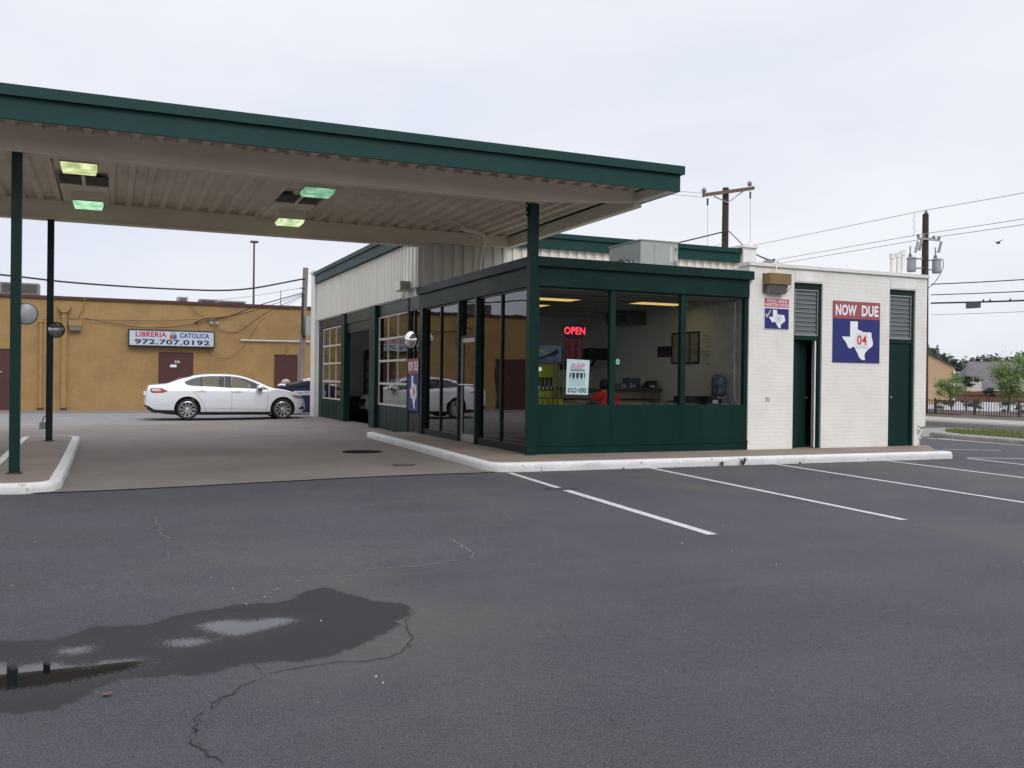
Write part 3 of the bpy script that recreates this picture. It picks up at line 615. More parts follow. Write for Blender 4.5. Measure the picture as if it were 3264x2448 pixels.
bay('bay_window', 14.94, 17.97, 3, (.75, 1.35, 1.97, 2.58), 3.21, 'paned bay window beside the white corner pier')
t = MB(); t.box(-.03, 6.62, SW, .03, 7.5, .62); t.box(-.02, 6.62, .62, .02, 6.68, 3.19); t.box(-.02, 7.44, .62, .02, 7.5, 3.19); t.box(-.02, 7.10, .62, .01, 7.13, 3.19); NW = t.build('narrow_window_frame', GREEN_D, ST)
B('pane', GLASS_D, NW, .012, 6.68, .62, .018, 7.44, 3.19)
t = MB(); t.box(.1, 6.8, -.02, 9.4, 18.6, .05); t.build('garage_floor', mat('oily floor', (.06, .055, .05), .5, col2=(.09, .085, .08), nscale=2), ST)
t = MB(); t.box(.12, 6.8, .05, 4.7, 6.9, 4.6); t.build('garage_inner_wall', mat('garage inner wall', (.66, .65, .64), .8, col2=(.5, .49, .48), nscale=2), ST); B('garage_inner_wall', MATS['garage inner wall'], ST, .12, 18.5, .05, 9.38, 18.59, 4.6)
B('garage_ceiling', mat('garage ceiling', (.45, .44, .42), .9), ST, .12, 6.9, 4.6, 8.1, 18.5, 4.68)

# ------------------------------------------------------------------ canopy
CY0, CY1, CX1, CX0 = -1.25, 6.45, 2.25, -15.0
CN = thing('forecourt_canopy', (-6, 2.5, 0), 'large flat forecourt canopy with teal fascia and ribbed cream underside', 'canopy')
t = MB(); t.box(CX0, CY0, 4.86, CX1, CY0+.05, 5.16); t.box(CX1-.05, CY0+.05, 4.86, CX1, CY1, 5.16); t.build('fascia', FASCIA, CN)
t = MB(); t.box(CX0, CY0-.06, 5.163, CX1+.06, CY0+.06, 5.31); t.box(CX1-.06, CY0+.06, 5.163, CX1+.06, CY1, 5.31); t.build('fascia_coping', FASCIA, CN)
t = MB(); x = CX0; pr = None; y = CY0+.06
ribs = []
while x < CX1-.1:
    for f, z in ((0, 5.035), (.10, 5.035), (.13, 5.10), (.30, 5.10)):
        cur = (t.bm.verts.new((x+f, y, z)), t.bm.verts.new((x+f, CY1-.06, z)))
        if pr: t.bm.faces.new((pr[0], cur[0], cur[1], pr[1]))
        pr = cur
    x += .33
t.build('roof_deck', DECK, CN)
B('roof_top', KERBC, CN, CX0, CY0+.07, 5.115, CX1-.06, CY1+.05, 5.155); B('deck_end', DECK, CN, CX0, CY1-.06, 4.86, CX1-.06, CY1+.05, 5.11)
# front beam (tapering beyond the corner post), back beam, end channel
t = MB(); t.prism([(CX0, -.16, 4.68), (-.05, -.16, 4.68), (2.18, -.16, 4.86), (2.18, -.16, 5.035), (CX0, -.16, 5.035)], (0, .14, 0)); t.box(CX0, -.20, 4.66, -.05, .02, 4.683)
t.build('front_beam', UNDER, CN)
t = MB(); t.box(CX0, 5.95, 4.66, -.10, 6.10, 5.035); t.box(CX0, 5.90, 4.64, -.10, 6.15, 4.663); t.box(-.10, 5.95, 4.77, 2.18, 6.10, 5.035); t.build('back_beam', UNDER, CN)
t = MB(); t.box(2.04, -.02, 4.78, 2.20, 5.95, 5.03); t.box(2.0, CY0+.05, 4.86, 2.20, -.17, 5.03); t.build('end_beam', CREAM, CN)
def cpost(x, y, top, z0, w=.125, lab=None):
    t = MB(); a = w/2
    t.box(x-a, y-a, z0, x-a+.014, y+a, top); t.box(x+a-.014, y-a, z0, x+a, y+a, top); t.box(x-a+.014, y-.006, z0, x+a-.014, y+.006, top)
    t.box(x-a+.014, y-a+.002, z0, x+a-.014, y-a+.02, top)
    o = t.build('post', GREEN_D if lab is None else GREEN, CN)
    t = MB(); t.box(x-.1, y-.1, z0-.01, x+.1, y+.1, z0+.012); t.build('base_plate', mat('rusty plate', (.07, .045, .03), .8), o)
NPX, NPY, NPZ = -8.28, -.10, h(-8.28, -.1)+SW
cpost(NPX, NPY, 4.66, NPZ, .135, 1); cpost(-8.16, 5.95, 4.64, h(-8.1, 5.9)+SW-.008, .125)
o = POST.build('post', GREEN, CN, label='tall green post at the office corner')
for bz in (4.60, 4.48): t = MB(); t.lathe([(0, -.02), (.012, -.016), (.014, 0)], (-.205, -.07, bz), 'y', 10); t.build('bolt', CHROME, o, smooth=40)
# conduit pipe from deck down the siding
t = MB(); t.tube([(-3.3, 1.9, 5.01), (-1.5, 3.2, 5.0), (.2, 4.6, 5.0), (.5, 5.0, 4.98)], .014); t.build('small_conduit', UNDER, CN, smooth=60)
t = MB(); t.tube([(.42, 5.0, 4.97), (.95, 5.25, 4.96), (1.06, 5.30, 4.90), (1.10, 5.36, 4.72), (1.16, 5.7, 4.3), (1.17, 5.8, 4.1), (1.17, 5.8, 3.5)], .05, n=12); t.tube([(1.17, 5.8, 4.13), (1.17, 5.8, 4.2)], .062, n=12); t.build('drain_pipe', CREAM, CN, smooth=60)
# hatches between the lights; a dark plate paints the shade inside each opening
HATCH_SHADE = mat('hatch shade', (.12, .105, .09), .9, col2=(.04, .035, .03), nscale=3)
for cx in (-7.5, -3.6):
    t = MB(); t.box(cx-.42, .55, 5.01, cx+.42, 2.35, 5.03); t.box(cx-.42, 3.9, 5.01, cx+.42, 5.9, 5.03); t.box(cx-.03, 2.35, 5.01, cx+.03, 3.9, 5.03); t.build('light_panel', UNDER, CN)
    B('hatch', HATCH_SHADE, CN, cx-.40, 3.05, 5.02, cx+.40, 3.85, 5.028)
# four canopy lights
def lightmat(name, c, s):
    m = bpy.data.materials.new(name); m.use_nodes = True; n = m.node_tree; p = n.nodes['Principled BSDF']; k = n.links.new
    p.inputs['Base Color'].default_value = (.5, .55, .45, 1); p.inputs['Roughness'].default_value = .25
    t_ = n.nodes.new('ShaderNodeTexCoord'); x = n.nodes.new('ShaderNodeTexNoise'); x.inputs['Scale'].default_value = 5; x.inputs['Detail'].default_value = 3; k(t_.outputs['Object'], x.inputs['Vector'])
    r = n.nodes.new('ShaderNodeMix'); r.data_type = 'RGBA'; r.inputs[6].default_value = (c[0]*.5, c[1]*.55, c[2]*.55, 1); r.inputs[7].default_value = (c[0]*.8+.28, c[1]*.85+.22, c[2]*.85+.25, 1)
    mr2 = n.nodes.new('ShaderNodeMapRange'); mr2.inputs[1].default_value = .4; mr2.inputs[2].default_value = .65; k(x.outputs[0], mr2.inputs[0]); k(mr2.outputs[0], r.inputs[0])
    k(r.outputs[2], p.inputs['Emission Color']); p.inputs['Emission Strength'].default_value = s; return m
for (cx, cy, c, s, lab) in ((-7.52, 1.40, (.72, .86, .30), .95, 'yellow-green glowing canopy light nearest the front left post'), (-7.45, 4.90, (.40, .95, .50), 1.0, 'mint green glowing canopy light above the rear left post'),
                            (-3.62, 1.58, (.16, .60, .30), .85, 'dim deep green canopy light beside the dark hatch'), (-3.50, 5.08, (.75, .95, .42), 1.0, 'pale yellow-green canopy light by the rear beam, third bay')):
    T = thing('canopy_light', (cx, cy, 4.92), lab, 'light fixture', 'lights under the canopy')
    t = MB(); t.bbox(cx-.29, cy-.34, 4.86, cx+.29, cy+.34, 5.01, w=.01); t.build('housing', UNDER, T)
    t = MB(); bx = [(cx-.27, cy-.32), (cx+.27, cy-.32), (cx+.27, cy+.32), (cx-.27, cy+.32)]
    a = [t.bm.verts.new((x, y, 4.862)) for x, y in bx]; b = [t.bm.verts.new((cx+(x-cx)*.9, cy+(y-cy)*.82, 4.775)) for x, y in bx]
    for i in range(4): t.bm.faces.new((a[i], a[(i+1) % 4], b[(i+1) % 4], b[i]))
    t.bm.faces.new(b); t.build('lens', lightmat('canopy lens', c, s), T, bevel=.02, smooth=40)
    t = MB(); t.box(cx-.285, cy-.335, 4.845, cx+.285, cy-.32, 4.86); t.box(cx-.285, cy+.32, 4.845, cx+.285, cy+.335, 4.86); t.box(cx-.285, cy-.32, 4.845, cx-.27, cy+.32, 4.86); t.box(cx+.27, cy-.32, 4.845, cx+.285, cy+.32, 4.86); t.build('trim', GREY, T)
    t = MB(); t.tube([(cx-.2, cy-.02, 4.80), (cx+.2, cy-.02, 4.80)], .022); t.build('lamp_tube', mat('lamp tube', (.6, .7, .6), .3), T, smooth=40)
exec_parts = True
# ------------------------------------------------------------------ cars
CW = mat('car white', (.66, .68, .72), .25, coat=1.0, spec=.5); CBK = mat('car black plastic', (.012, .012, .013), .5)
def interp(tab, x):
    if x <= tab[0][0]: return tab[0][1]
    for i, ((a, b), (c, d)) in enumerate(zip(tab, tab[1:])):
        if x <= c:
            u = (x-a)/(c-a); p0 = tab[i-1][1] if i else b; p3_ = tab[i+2][1] if i+2 < len(tab) else d
            h0 = (c-a); m0 = (d-p0)/((c-tab[i-1][0]) if i else h0)*h0; m1 = (p3_-b)/((tab[i+2][0]-a) if i+2 < len(tab) else h0)*h0
            lim = 3*abs(d-b); m0 = max(-lim, min(lim, m0)) if (d-b)*m0 > 0 else 0; m1 = max(-lim, min(lim, m1)) if (d-b)*m1 > 0 else 0
            return b*(2*u**3-3*u*u+1)+m0*(u**3-2*u*u+u)+d*(-2*u**3+3*u*u)+m1*(u**3-u*u)
    return tab[-1][1]
TOPP = [(0,.66),(.03,.86),(.07,1.04),(.11,1.125),(.2,1.15),(.41,1.175),(.57,1.19),(.81,1.27),(1.08,1.37),(1.315,1.43),(1.53,1.475),(1.82,1.515),(2.14,1.535),(2.54,1.535),(2.80,1.52),(3.07,1.48),(3.33,1.405),(3.60,1.30),(3.87,1.17),(4.0,1.105),(4.13,1.075),(4.53,1.01),(4.80,.935),(5.0,.86),(5.12,.77),(5.2,.66),(5.24,.56)]
BOTP = [(0,.47),(.05,.36),(.3,.25),(.8,.17),(1.2,.15),(4.6,.15),(5.0,.19),(5.15,.24),(5.24,.34)]
PLAN = [(0,.74),(.06,.84),(.18,.905),(.5,.95),(1.2,.97),(2,.97),(3.5,.97),(4.3,.955),(4.7,.91),(4.95,.83),(5.1,.72),(5.2,.57),(5.24,.46)]
QZ = [(.15,.93),(.3,.975),(.5,1.0),(.75,1.0),(.90,.99),(.95,.978),(1.03,.962)]
BELT = [(1.21,1.235),(1.3,1.15),(1.7,1.11),(2.64,1.06),(3.4,1.03),(3.95,1.005)]
WTOP = [(1.21,1.24),(1.47,1.355),(1.8,1.425),(2.27,1.452),(2.67,1.447),(3.07,1.395),(3.47,1.25),(3.80,1.07),(3.95,1.01)]
def cW(x, z):
    w = interp(PLAN, x)*interp(QZ, min(z, 1.03))
    return w*(1-.80*max(0, z-1.03)) if z > 1.03 else w
def make_car():
    T = thing('parked_sedan', (0, 0, 0), 'white four door sedan parked in front of the yellow building', 'car')
    def K(t, nm, m_, par=T, smooth=30, lab=None):
        bmesh.ops.recalc_face_normals(t.bm, faces=t.bm.faces); me = bpy.data.meshes.new(nm); t.bm.to_mesh(me); t.bm.free()
        for q in (m_ if isinstance(m_, list) else [m_]): me.materials.append(q)
        if smooth: sharp(me, smooth)
        o = bpy.data.objects.new(nm, me); COL.objects.link(o); o.parent = par
        if lab: o['label'] = lab
        return o
    def section(x, inset=0, zlo=None):
        zt = interp(TOPP, x)-inset*.8; zb = interp(BOTP, x) if zlo is None else zlo
        zs = min(1.03, zt-.10); gh = ss(1.1, 1.25, zt); ze = zt-.045-.02*gh
        side = [(0, zb), (cW(x, zb)*.85, zb)]
        side += [(cW(x, zb+.02)-.012, zb+.02)]+[(cW(x, zb+.04+(zs-zb-.04)*k/6), zb+.04+(zs-zb-.04)*k/6) for k in range(1, 7)]
        side += [(cW(x, zs+(ze-zs)*k/5), zs+(ze-zs)*k/5) for k in range(1, 6)]
        ye = side[-1][0]
        side += [(ye*.965, zt-.024-.01*gh), (ye*.85, zt-.012-.006*gh), (ye*.5, zt-.003), (0, zt)]
        side = [(max(0, y-inset) if y > 0 else 0, z) for y, z in side]
        return side
    def loft(xs, inset=0, zlo=None):
        bm = bmesh.new(); rings = []
        for x in xs:
            s_ = section(x, inset, zlo); ring = [(y, z) for y, z in s_]+[(-y, z) for y, z in s_[-2:0:-1]]
            rings.append([bm.verts.new((x, y, z)) for y, z in ring])
        n = len(rings[0])
        for a, b in zip(rings, rings[1:]):
            for k in range(n): bm.faces.new((a[k], a[(k+1) % n], b[(k+1) % n], b[k]))
        bm.faces.new(rings[0][::-1]); bm.faces.new(rings[-1]); bmesh.ops.recalc_face_normals(bm, faces=bm.faces); return bm
    xs = [0, .012, .03, .06, .1, .15, .22, .32, .45]+arange(.57, 4.7, .09)+[4.72, 4.82, 4.9, 4.97, 5.03, 5.09, 5.14, 5.18, 5.21, 5.232, 5.24]
    bodyme = bpy.data.meshes.new('body'); bm = loft(xs); bm.to_mesh(bodyme); bm.free()
    body = bpy.data.objects.new('body', bodyme); COL.objects.link(body)
    cut = []
    def cutter(bm):
        me = bpy.data.meshes.new('c'); bmesh.ops.recalc_face_normals(bm, faces=bm.faces); bm.to_mesh(me); bm.free(); o = bpy.data.objects.new('c', me); COL.objects.link(o); cut.append(o)
        m_ = body.modifiers.new('b', 'BOOLEAN'); m_.operation = 'DIFFERENCE'; m_.solver = 'EXACT'; m_.object = o
    WX = (1.307, 4.397); WR = .345
    for wx in WX:
        for s in (-1, 1):
            t = MB(); t.lathe([(0, -.25), (.415, -.25), (.428, .25), (0, .25)], (wx, s*.87, WR+.01), 'y', 40); cutter(t.bm)
    cutter(loft(arange(1.45, 3.86, .12), .075, .55))
    def win(xa, xb, ins=.012, n=10, sh=0):
        lo = [(xa+(xb-xa)*i/n, interp(BELT, xa+(xb-xa)*i/n)+ins) for i in range(n+1)]; hi = [(x, max(z+.004, interp(WTOP, x)-ins)) for x, z in lo]
        return lo, hi
    for xa, xb in ((1.80, 2.49), (2.72, 3.55)):
        lo, hi = win(xa, xb); t = MB(); t.prism([(x, -1.2, z) for x, z in lo+hi[::-1]], (0, 2.4, 0)); cutter(t.bm)
    bpy.context.view_layer.update(); dg = bpy.context.evaluated_depsgraph_get(); me = bpy.data.meshes.new_from_object(body.evaluated_get(dg)); me.name = 'body'
    bpy.data.objects.remove(body)
    for o in cut: bpy.data.objects.remove(o)
    me.materials.clear(); me.materials.append(CW); me.materials.append(CBK)
    for p in me.polygons:
        c = p.center; blk = False
        for wx in WX:
            if math.hypot(c.x-wx, c.z-WR-.01) < .43 and abs(c.y) < cW(c.x, c.z)-.012: blk = True
        if 1.44 < c.x < 3.86 and .54 < c.z < interp(TOPP, c.x)-.04 and abs(c.y) < cW(c.x, c.z)-.05: blk = True
        if c.z < interp(BOTP, c.x)+.012: blk = True
        p.material_index = 1 if blk else 0
    sharp(me, 28); body = bpy.data.objects.new('body', me); COL.objects.link(body); body.parent = T
    # surface strips and patches
    def strip(nm, xa, xb, flo, fhi, off, m_, n=14, k=4, par=body, lab=None, both=True):
        for s in ((-1, 1) if both else (-1,)):
            t = MB(); t.sheet(lambda u, v: (lambda x: (lambda z: Vector((x, s*(cW(x, z)+off), z)))(flo(x)+(fhi(x)-flo(x))*v))(xa+(xb-xa)*u), n, k); K(t, nm, m_, par, 60, lab)
    lo = lambda x: interp(BELT, x)+.004; hi = lambda x: max(interp(BELT, x)+.006, interp(WTOP, x)-.004)
    DG = mat('car dark glass', (.015, .018, .02), .06, coat=.5)
    for nm, xa, xb, off, m_ in (('quarter_window', 1.225, 1.72, .004, DG), ('side_window', 1.795, 2.495, -.004, CARGL), ('side_window', 2.715, 3.56, -.004, CARGL), ('pillar_trim', 2.495, 2.715, .004, CBK), ('pillar_trim', 1.72, 1.797, .004, CBK), ('pillar_trim', 3.555, 3.93, .004, CBK)):
        strip(nm, xa, xb, lo, hi, off, m_)
    strip('rocker_trim', 1.70, 3.99, lambda x: interp(BOTP, x)+.02, lambda x: .262, .006, CBK)
    strip('bumper_trim', .0, .92, lambda x: interp(BOTP, x)+.02, lambda x: interp([(0, .50), (.1, .46), (.3, .34), (.9, .315)], x), .006, CBK)
    strip('window_trim', 1.215, 3.94, lambda x: interp(WTOP, x)-.006, lambda x: interp(WTOP, x)+.008, .003, mat('trim dark', (.03, .03, .03), .3), 26, 1)
    def topz(x, y):
        zt = interp(TOPP, x); ye = section(x)[13][0]; q = abs(y)/ye; return zt-interp([(0, 0), (.5, .003), (.85, .018), (.965, .034), (1, .065)], q)
    for nm, xa, xb in (('rear_window', .62, 1.44), ('windshield', 3.36, 4.06)):
        t = MB(); t.sheet(lambda u, v: (lambda x: (lambda ye: Vector((x, (2*v-1)*ye*.94, topz(x, (2*v-1)*ye*.94)+.004)))(section(x)[13][0]))(xa+(xb-xa)*u), 14, 16); K(t, nm, DG, body, 60)
    t = MB(); t.sheet(lambda u, v: (lambda x: (lambda ye: Vector((x, (2*v-1)*ye*.94, topz(x, (2*v-1)*ye*.94)+.006)))(section(x)[13][0]))(4.0+.10*u), 3, 12); K(t, 'wiper_cowl', CBK, body, 60)
    def seam(pts, nm='door_seam', w=.008):
        for s in (-1, 1):
            t = MB(); P = []
            for a, b in zip(pts, pts[1:]):
                n = max(2, int(math.hypot(a[0]-b[0], a[1]-b[1])/.05)); P += [(a[0]+(b[0]-a[0])*i/n, a[1]+(b[1]-a[1])*i/n) for i in range(n)]
            P.append(pts[-1])
            for (x0, z0), (x1, z1) in zip(P, P[1:]):
                d = math.hypot(x1-x0, z1-z0); nx, nz = -(z1-z0)/d*w/2, (x1-x0)/d*w/2
                t.face([(x, s*(cW(x, z)+.0025), z) for x, z in ((x0-nx, z0-nz), (x1-nx, z1-nz), (x1+nx, z1+nz), (x0+nx, z0+nz))])
            K(t, nm, mat('seam and shade grey', (.10, .10, .11), .6), body, None)
    seam([(3.88, 1.0), (3.90, .8), (3.86, .27)]); seam([(2.71, 1.05), (2.71, .27)]); seam([(1.52, 1.12), (1.49, 1.0), (1.56, .86), (1.70, .70), (1.80, .5), (1.90, .27)])
    seam([(.55, .955), (1.5, .95), (3.0, .94), (4.4, .93)], 'crease_shade', .004); seam([(1.78, .36), (2.8, .37), (3.95, .33)], 'crease_shade', .005); seam([(.35, .50), (.8, .48)], 'crease_shade', .004); seam([(4.13, 1.0), (4.5, .95), (4.85, .86)], 'hood_seam', .007)  # body lines are flat grey strips, their shadow put into the colour
    C_ = lambda cx, cy: ((cx-145)/376.4, (727-cy)/362)
    def patch(nm, pts, m_, off=.004, par=body):
        for s in (-1, 1):
            t = MB(); t.bm.faces.new([t.bm.verts.new((x, s*(cW(x, z)+off), z)) for x, z in pts]); bmesh.ops.triangulate(t.bm, faces=t.bm.faces); bmesh.ops.subdivide_edges(t.bm, edges=t.bm.edges, cuts=3, use_grid_fill=True)
            for v in t.bm.verts: v.co.y = s*(cW(v.co.x, v.co.z)+off)
            o = K(t, nm, m_, par, 60)
    TL = mat('tail light red', (.35, .01, .02), .12, coat=1); patch('tail_light', [C_(*q) for q in ((203, 388), (212, 352), (250, 345), (340, 352), (412, 384), (352, 404), (230, 408))], TL)
    patch('tail_light_lens', [C_(*q) for q in ((222, 380), (232, 360), (300, 362), (332, 374), (316, 386), (232, 388))], mat('lens white', (.6, .5, .5), .15), .007)
    patch('headlight', [C_(*q) for q in ((1955, 424), (2035, 436), (2082, 460), (2078, 474), (1985, 468), (1960, 455))], mat('head lamp', (.10, .11, .11), .05, coat=1, col2=(.25, .27, .27), nscale=25))
    patch('turn_signal', [C_(*q) for q in ((1915, 430), (1952, 424), (1965, 445), (1975, 466), (1935, 450))], mat('amber', (.55, .13, .01), .2, coat=1))
    patch('fog_recess', [C_(*q) for q in ((2003, 603), (2050, 568), (2085, 572), (2092, 603))], CBK)
    for x0, x1, z in ((1.60, 1.87, .955), (2.74, 3.03, .945)):
        for s in (-1, 1):
            y = s*(cW((x0+x1)/2, z)+.012); t = MB(); t.bbox(x0, min(y-.012, y+.012), z-.016, x1, max(y-.012, y+.012), z+.016, w=.008); K(t, 'door_handle', CW, body)
            t = MB(); t.lathe([(0, s*.001), (.035, s*.001), (.03, -s*.003), (0, -s*.004)], ((x0+x1)/2+.02, s*(cW((x0+x1)/2, z)+.002), z-.002), 'y', 14); K(t, 'handle_shade', mat('seam and shade grey', (), .5), body)  # flat grey disc paints the shade of the handle scoop
    for s in (-1, 1):
        y = s*1.06; t = MB(); t.lathe([(0, -.11), (.045, -.10), (.07, -.05), (.075, .02), (.06, .09), (0, .11)], (3.62, y, 1.085), 'x', 16)
        for v in t.bm.verts: v.co.y = y+(v.co.y-y)*1.5
        o = K(t, 'wing_mirror', CW, body, 60)
        t = MB(); t.tube([(3.66, s*.90, 1.02), (3.64, s*1.02, 1.03)], .03); t.bbox(3.55, y-.09 if s > 0 else y-.09, 1.0, 3.69, y+.09, 1.05, w=.02); K(t, 'mirror_base', CBK, o)
    t = MB(); t.prism([(1.42, -.02, 1.455), (1.60, -.02, 1.485), (1.46, -.02, 1.515), (1.42, -.02, 1.51)], (0, .04, 0)); K(t, 'antenna_fin', CBK, body)
    t = MB(); t.tube([(.36, -.5, .26), (.2, -.5, .25)], .04, n=10); K(t, 'exhaust_pipe', CHROME, body)
    t = MB(); t.box(.3, -.7, .22, 4.95, .7, .32); K(t, 'underbody', CBK, body)
    t = MB(); t.box(5.215, -.38, .45, 5.25, .38, .70); K(t, 'grille', CBK, body); t = MB(); t.box(-.012, -.26, .80, .03, .26, .92); K(t, 'number_plate', TEXTW, body)
    ST_ = mat('seat cloth', (.05, .05, .055), .9)
    for x in (2.55, 1.75):
        for s in (-.38, .38):
            t = MB(); t.bbox(x-.1, s-.24, .55, x+.06, s+.24, 1.16, w=.05); t.bbox(x-.12, s-.12, 1.17, x-.02, s+.12, 1.33, w=.04); K(t, 'seat', ST_, body)
    # wheels
    SP = mat('rim silver', (.55, .56, .58), .25, .7); DK = mat('brake dark', (.02, .02, .02), .6)
    for wx in WX:
        for s in (-1, 1):
            yo = s*.92
            t = MB(); t.lathe([(0, -.02), (.245, -.02), (.245, .02), (0, .02)], (wx, yo-s*.09, WR), 'y', 32); w_ = K(t, 'wheel', DK)
            t = MB(); t.lathe([(.245, -.11*s), (.27, -.115*s), (.325, -.11*s), (.342, -.09*s), (.347, 0), (.342, .06*s), (.325, .082*s), (.28, .088*s), (.25, .07*s), (.245, .03*s)], (wx, yo-s*.05, WR), 'y', 48); K(t, 'tyre', RUB, w_, 40)
            t = MB(); t.lathe([(.252, .045), (.258, .05), (.245, .055), (.232, .03), (.230, -.02), (.240, -.03)], (0, 0, 0), 'y', 40); t.lathe([(0, .035), (.035, .035), (.055, .02), (.055, -.01)], (0, 0, 0), 'y', 20)
            for i in range(10):
                for da_ in (-.085, .085):
                    a0 = 2*pi*i/10; a1 = a0+da_; r0, r1 = .05, .238; w0, w1 = .011, .008
                    u0 = Vector((cos(a0+da_*.6)*r0, .018, sin(a0+da_*.6)*r0)); u1 = Vector((cos(a1)*r1, .034, sin(a1)*r1)); nn_ = Vector((-sin(a1), 0, cos(a1)))
                    t.prism([u0-nn_*w0, u1-nn_*w1, u1+nn_*w1, u0+nn_*w0], (0, -.02, 0))
            for v in t.bm.verts: v.co = Vector((wx+v.co.x, yo-s*.02+s*v.co.y, WR+v.co.z))
            K(t, 'rim', SP, w_, 35)
    return T
SED = make_car()
SED.location = (-5.98, 17.95, .03)
def place_car(x, y, z, rz, label, paint=None):
    c = copy_tree(SED); c.location = (x, y, z); c.rotation_euler = (0, 0, rz); c['label'] = label
    if paint:
        for o in c.children_recursive:
            for i, sl in enumerate(o.material_slots):
                if sl.material == CW: sl.link = 'OBJECT'; sl.material = paint
    return c
place_car(18.75, 3.95, .02, -pi/2, 'dark red sedan at the far right edge, just entering the picture on the street', mat('car red', (.20, .008, .02), .25, coat=1.0))
place_car(6.4, 16.9, .05, pi, 'white sedan inside the dim garage, its nose showing through the open bay')

GW = mat('shelf metal', (.06, .055, .05), .6)
T = thing('tool_cabinet', (1.2, 18.1, .05), 'dark tool cabinet inside the open garage bay', 'cabinet')
t = MB(); t.bbox(1.0, 18.0, .05, 1.42, 18.4, .80, w=.01); t.build('body', mat('cabinet dark', (.02, .02, .022), .5), T)
for z in (.25, .5): B('drawer_front', GW, T, 1.03, 17.985, z-.09, 1.39, 17.999, z+.09)
T = thing('wall_shelf', (1.75, 18.4, 1), 'tall dark shelving against the garage back wall beside the white car', 'shelf')
t = MB(); t.box(1.60, 18.2, .05, 1.63, 18.49, 2.5); t.box(1.97, 18.2, .05, 2.0, 18.49, 2.5); t.build('upright', GW, T)
for z in (1.0, 1.35, 1.75, 2.15): B('shelf_board', GW, T, 1.63, 18.2, z, 1.97, 18.49, z+.05)
T = thing('tool_box', (1.8, 18.3, 2.2), 'black box on the top shelf in the garage', 'box')
t = MB(); t.bbox(1.66, 18.22, 2.2, 1.94, 18.46, 2.52, w=.01); t.build('body', BLACK, T)
t = MB(); t.tube([(1.72, 18.3, 2.52), (1.75, 18.3, 2.56), (1.85, 18.3, 2.56), (1.88, 18.3, 2.52)], .01); t.build('handle', GW, T)
# ------------------------------------------------------------------ signs on the station
FA = Fr((0, 0, 0), (1, 0, 0)); FB = Fr((0, 0, 0), (0, -1, 0))     # street side plane and entrance plane
SIGNBACK = mat('sign edge', (.55, .55, .57), .5)
def nowdue(fr, a0, b0, a1, b1, c, label):
    W_, H_ = a1-a0, b1-b0; o = fr.p(a0, b0)
    T = thing('inspection_due_sign', o, label, 'sign')
    t = MB(); rect(t, fr, a0, b0, a1, b1, c, .012); t.build('panel', NAVY, T)
    t = MB(); rect(t, fr, a0+.005, b0+H_*.715, a1-.005, b1-.004, c+.013, .002); t.build('red_band', mat('band faded red', (.36, .085, .09), .4, col2=(.30, .07, .075), nscale=4), T)
    t = MB(); text(t, fr, 'NOW', a0+W_*.05, b0+H_*.765, a0+W_*.49, b1-H_*.055, c+.017, .035); t.build('lettering', TEXTW, T); t = MB(); text(t, fr, 'DUE', a0+W_*.60, b0+H_*.765, a0+W_*.96, b1-H_*.055, c+.017, .035); t.build('lettering', TEXTW, T)
    t = MB(); poly(t, fr, [(a0+W_*(.19+.66*x), b0+H_*(.045+.63*y)) for x, y in TX], c+.013, .002); t.build('state_shape', TEXTW, T)
    t = MB(); rect(t, fr, a0+W_*.485, b0+H_*.25, a0+W_*.73, b0+H_*.505, c+.017, .004); k = t.build('number_card', mat('card white', (.70, .68, .68), .4), T)
    t = MB(); text(t, fr, '04', a0+W_*.505, b0+H_*.295, a0+W_*.71, b0+H_*.455, c+.023, .02); t.build('number', REDT, k)
    return T
nowdue(FA, 6.905, 1.93, 8.205, 3.23, .022, 'large NOW DUE 04 sign on the white brick wall between the two green doors')
nowdue(Fr((0, 7.57, 0), (0, -1, 0)), 0.0, .66, .90, 1.98, .03, 'NOW DUE 04 sign fixed over the narrow window below the round mirror')
T = thing('inspection_station_sign', (5.42, -.03, 2.57), 'small red and blue OFFICIAL VEHICLE INSPECTION STATION sign under the wall lamp', 'sign')
t = MB(); rect(t, FA, 5.115, 2.57, 5.74, 3.205, .022, .01); t.build('panel', TEXTW, T)
t = MB(); rect(t, FA, 5.12, 3.02, 5.735, 3.195, .033, .002); t.build('red_band', mat('band red', (.50, .05, .09), .4), T)
t = MB(); rect(t, FA, 5.125, 2.58, 5.735, 2.995, .033, .002); t.build('blue_field', NAVY, T)
t = MB(); text(t, FA, 'OFFICIAL VEHICLE', 5.17, 3.115, 5.69, 3.18, .037, .02); text(t, FA, 'INSPECTION STATION', 5.135, 3.035, 5.72, 3.10, .037, .02); t.build('lettering', TEXTW, T)
t = MB(); poly(t, FA, [(5.22+.42*x, 2.60+.37*y) for x, y in TX], .036, .002); k = t.build('state_shape', TEXTW, T)
t = MB()
for r0, r1 in ((.075, .082), (.05, .056)):
    for i in range(20):
        a, b = 2*pi*i/20, 2*pi*(i+1)/20
        t.face([FA.p(5.47+r*cos(q), 2.795+r*sin(q), .040) for r, q in ((r0, a), (r1, a), (r1, b), (r0, b))])
poly(t, FA, [(5.47+(.035 if i % 2 == 0 else .016)*sin(i*pi/5), 2.795+(.035 if i % 2 == 0 else .016)*cos(i*pi/5)) for i in range(10)][::-1], .040, .001)
t.build('seal', mat('seal grey', (.35, .36, .40), .5), k)
t = MB(); rect(t, FA, 5.125, 2.80, 5.29, 2.995, .036, .001); t.build('check_box', mat('check box blue', (.03, .04, .22), .4), T)
t = MB(); poly(t, FA, [(5.135, 2.87), (5.165, 2.81), (5.185, 2.81), (5.285, 2.96), (5.265, 2.965), (5.178, 2.85), (5.155, 2.89)], .038, .002); t.build('check_mark', mat('check mark', (.55, .55, .40), .4), T)
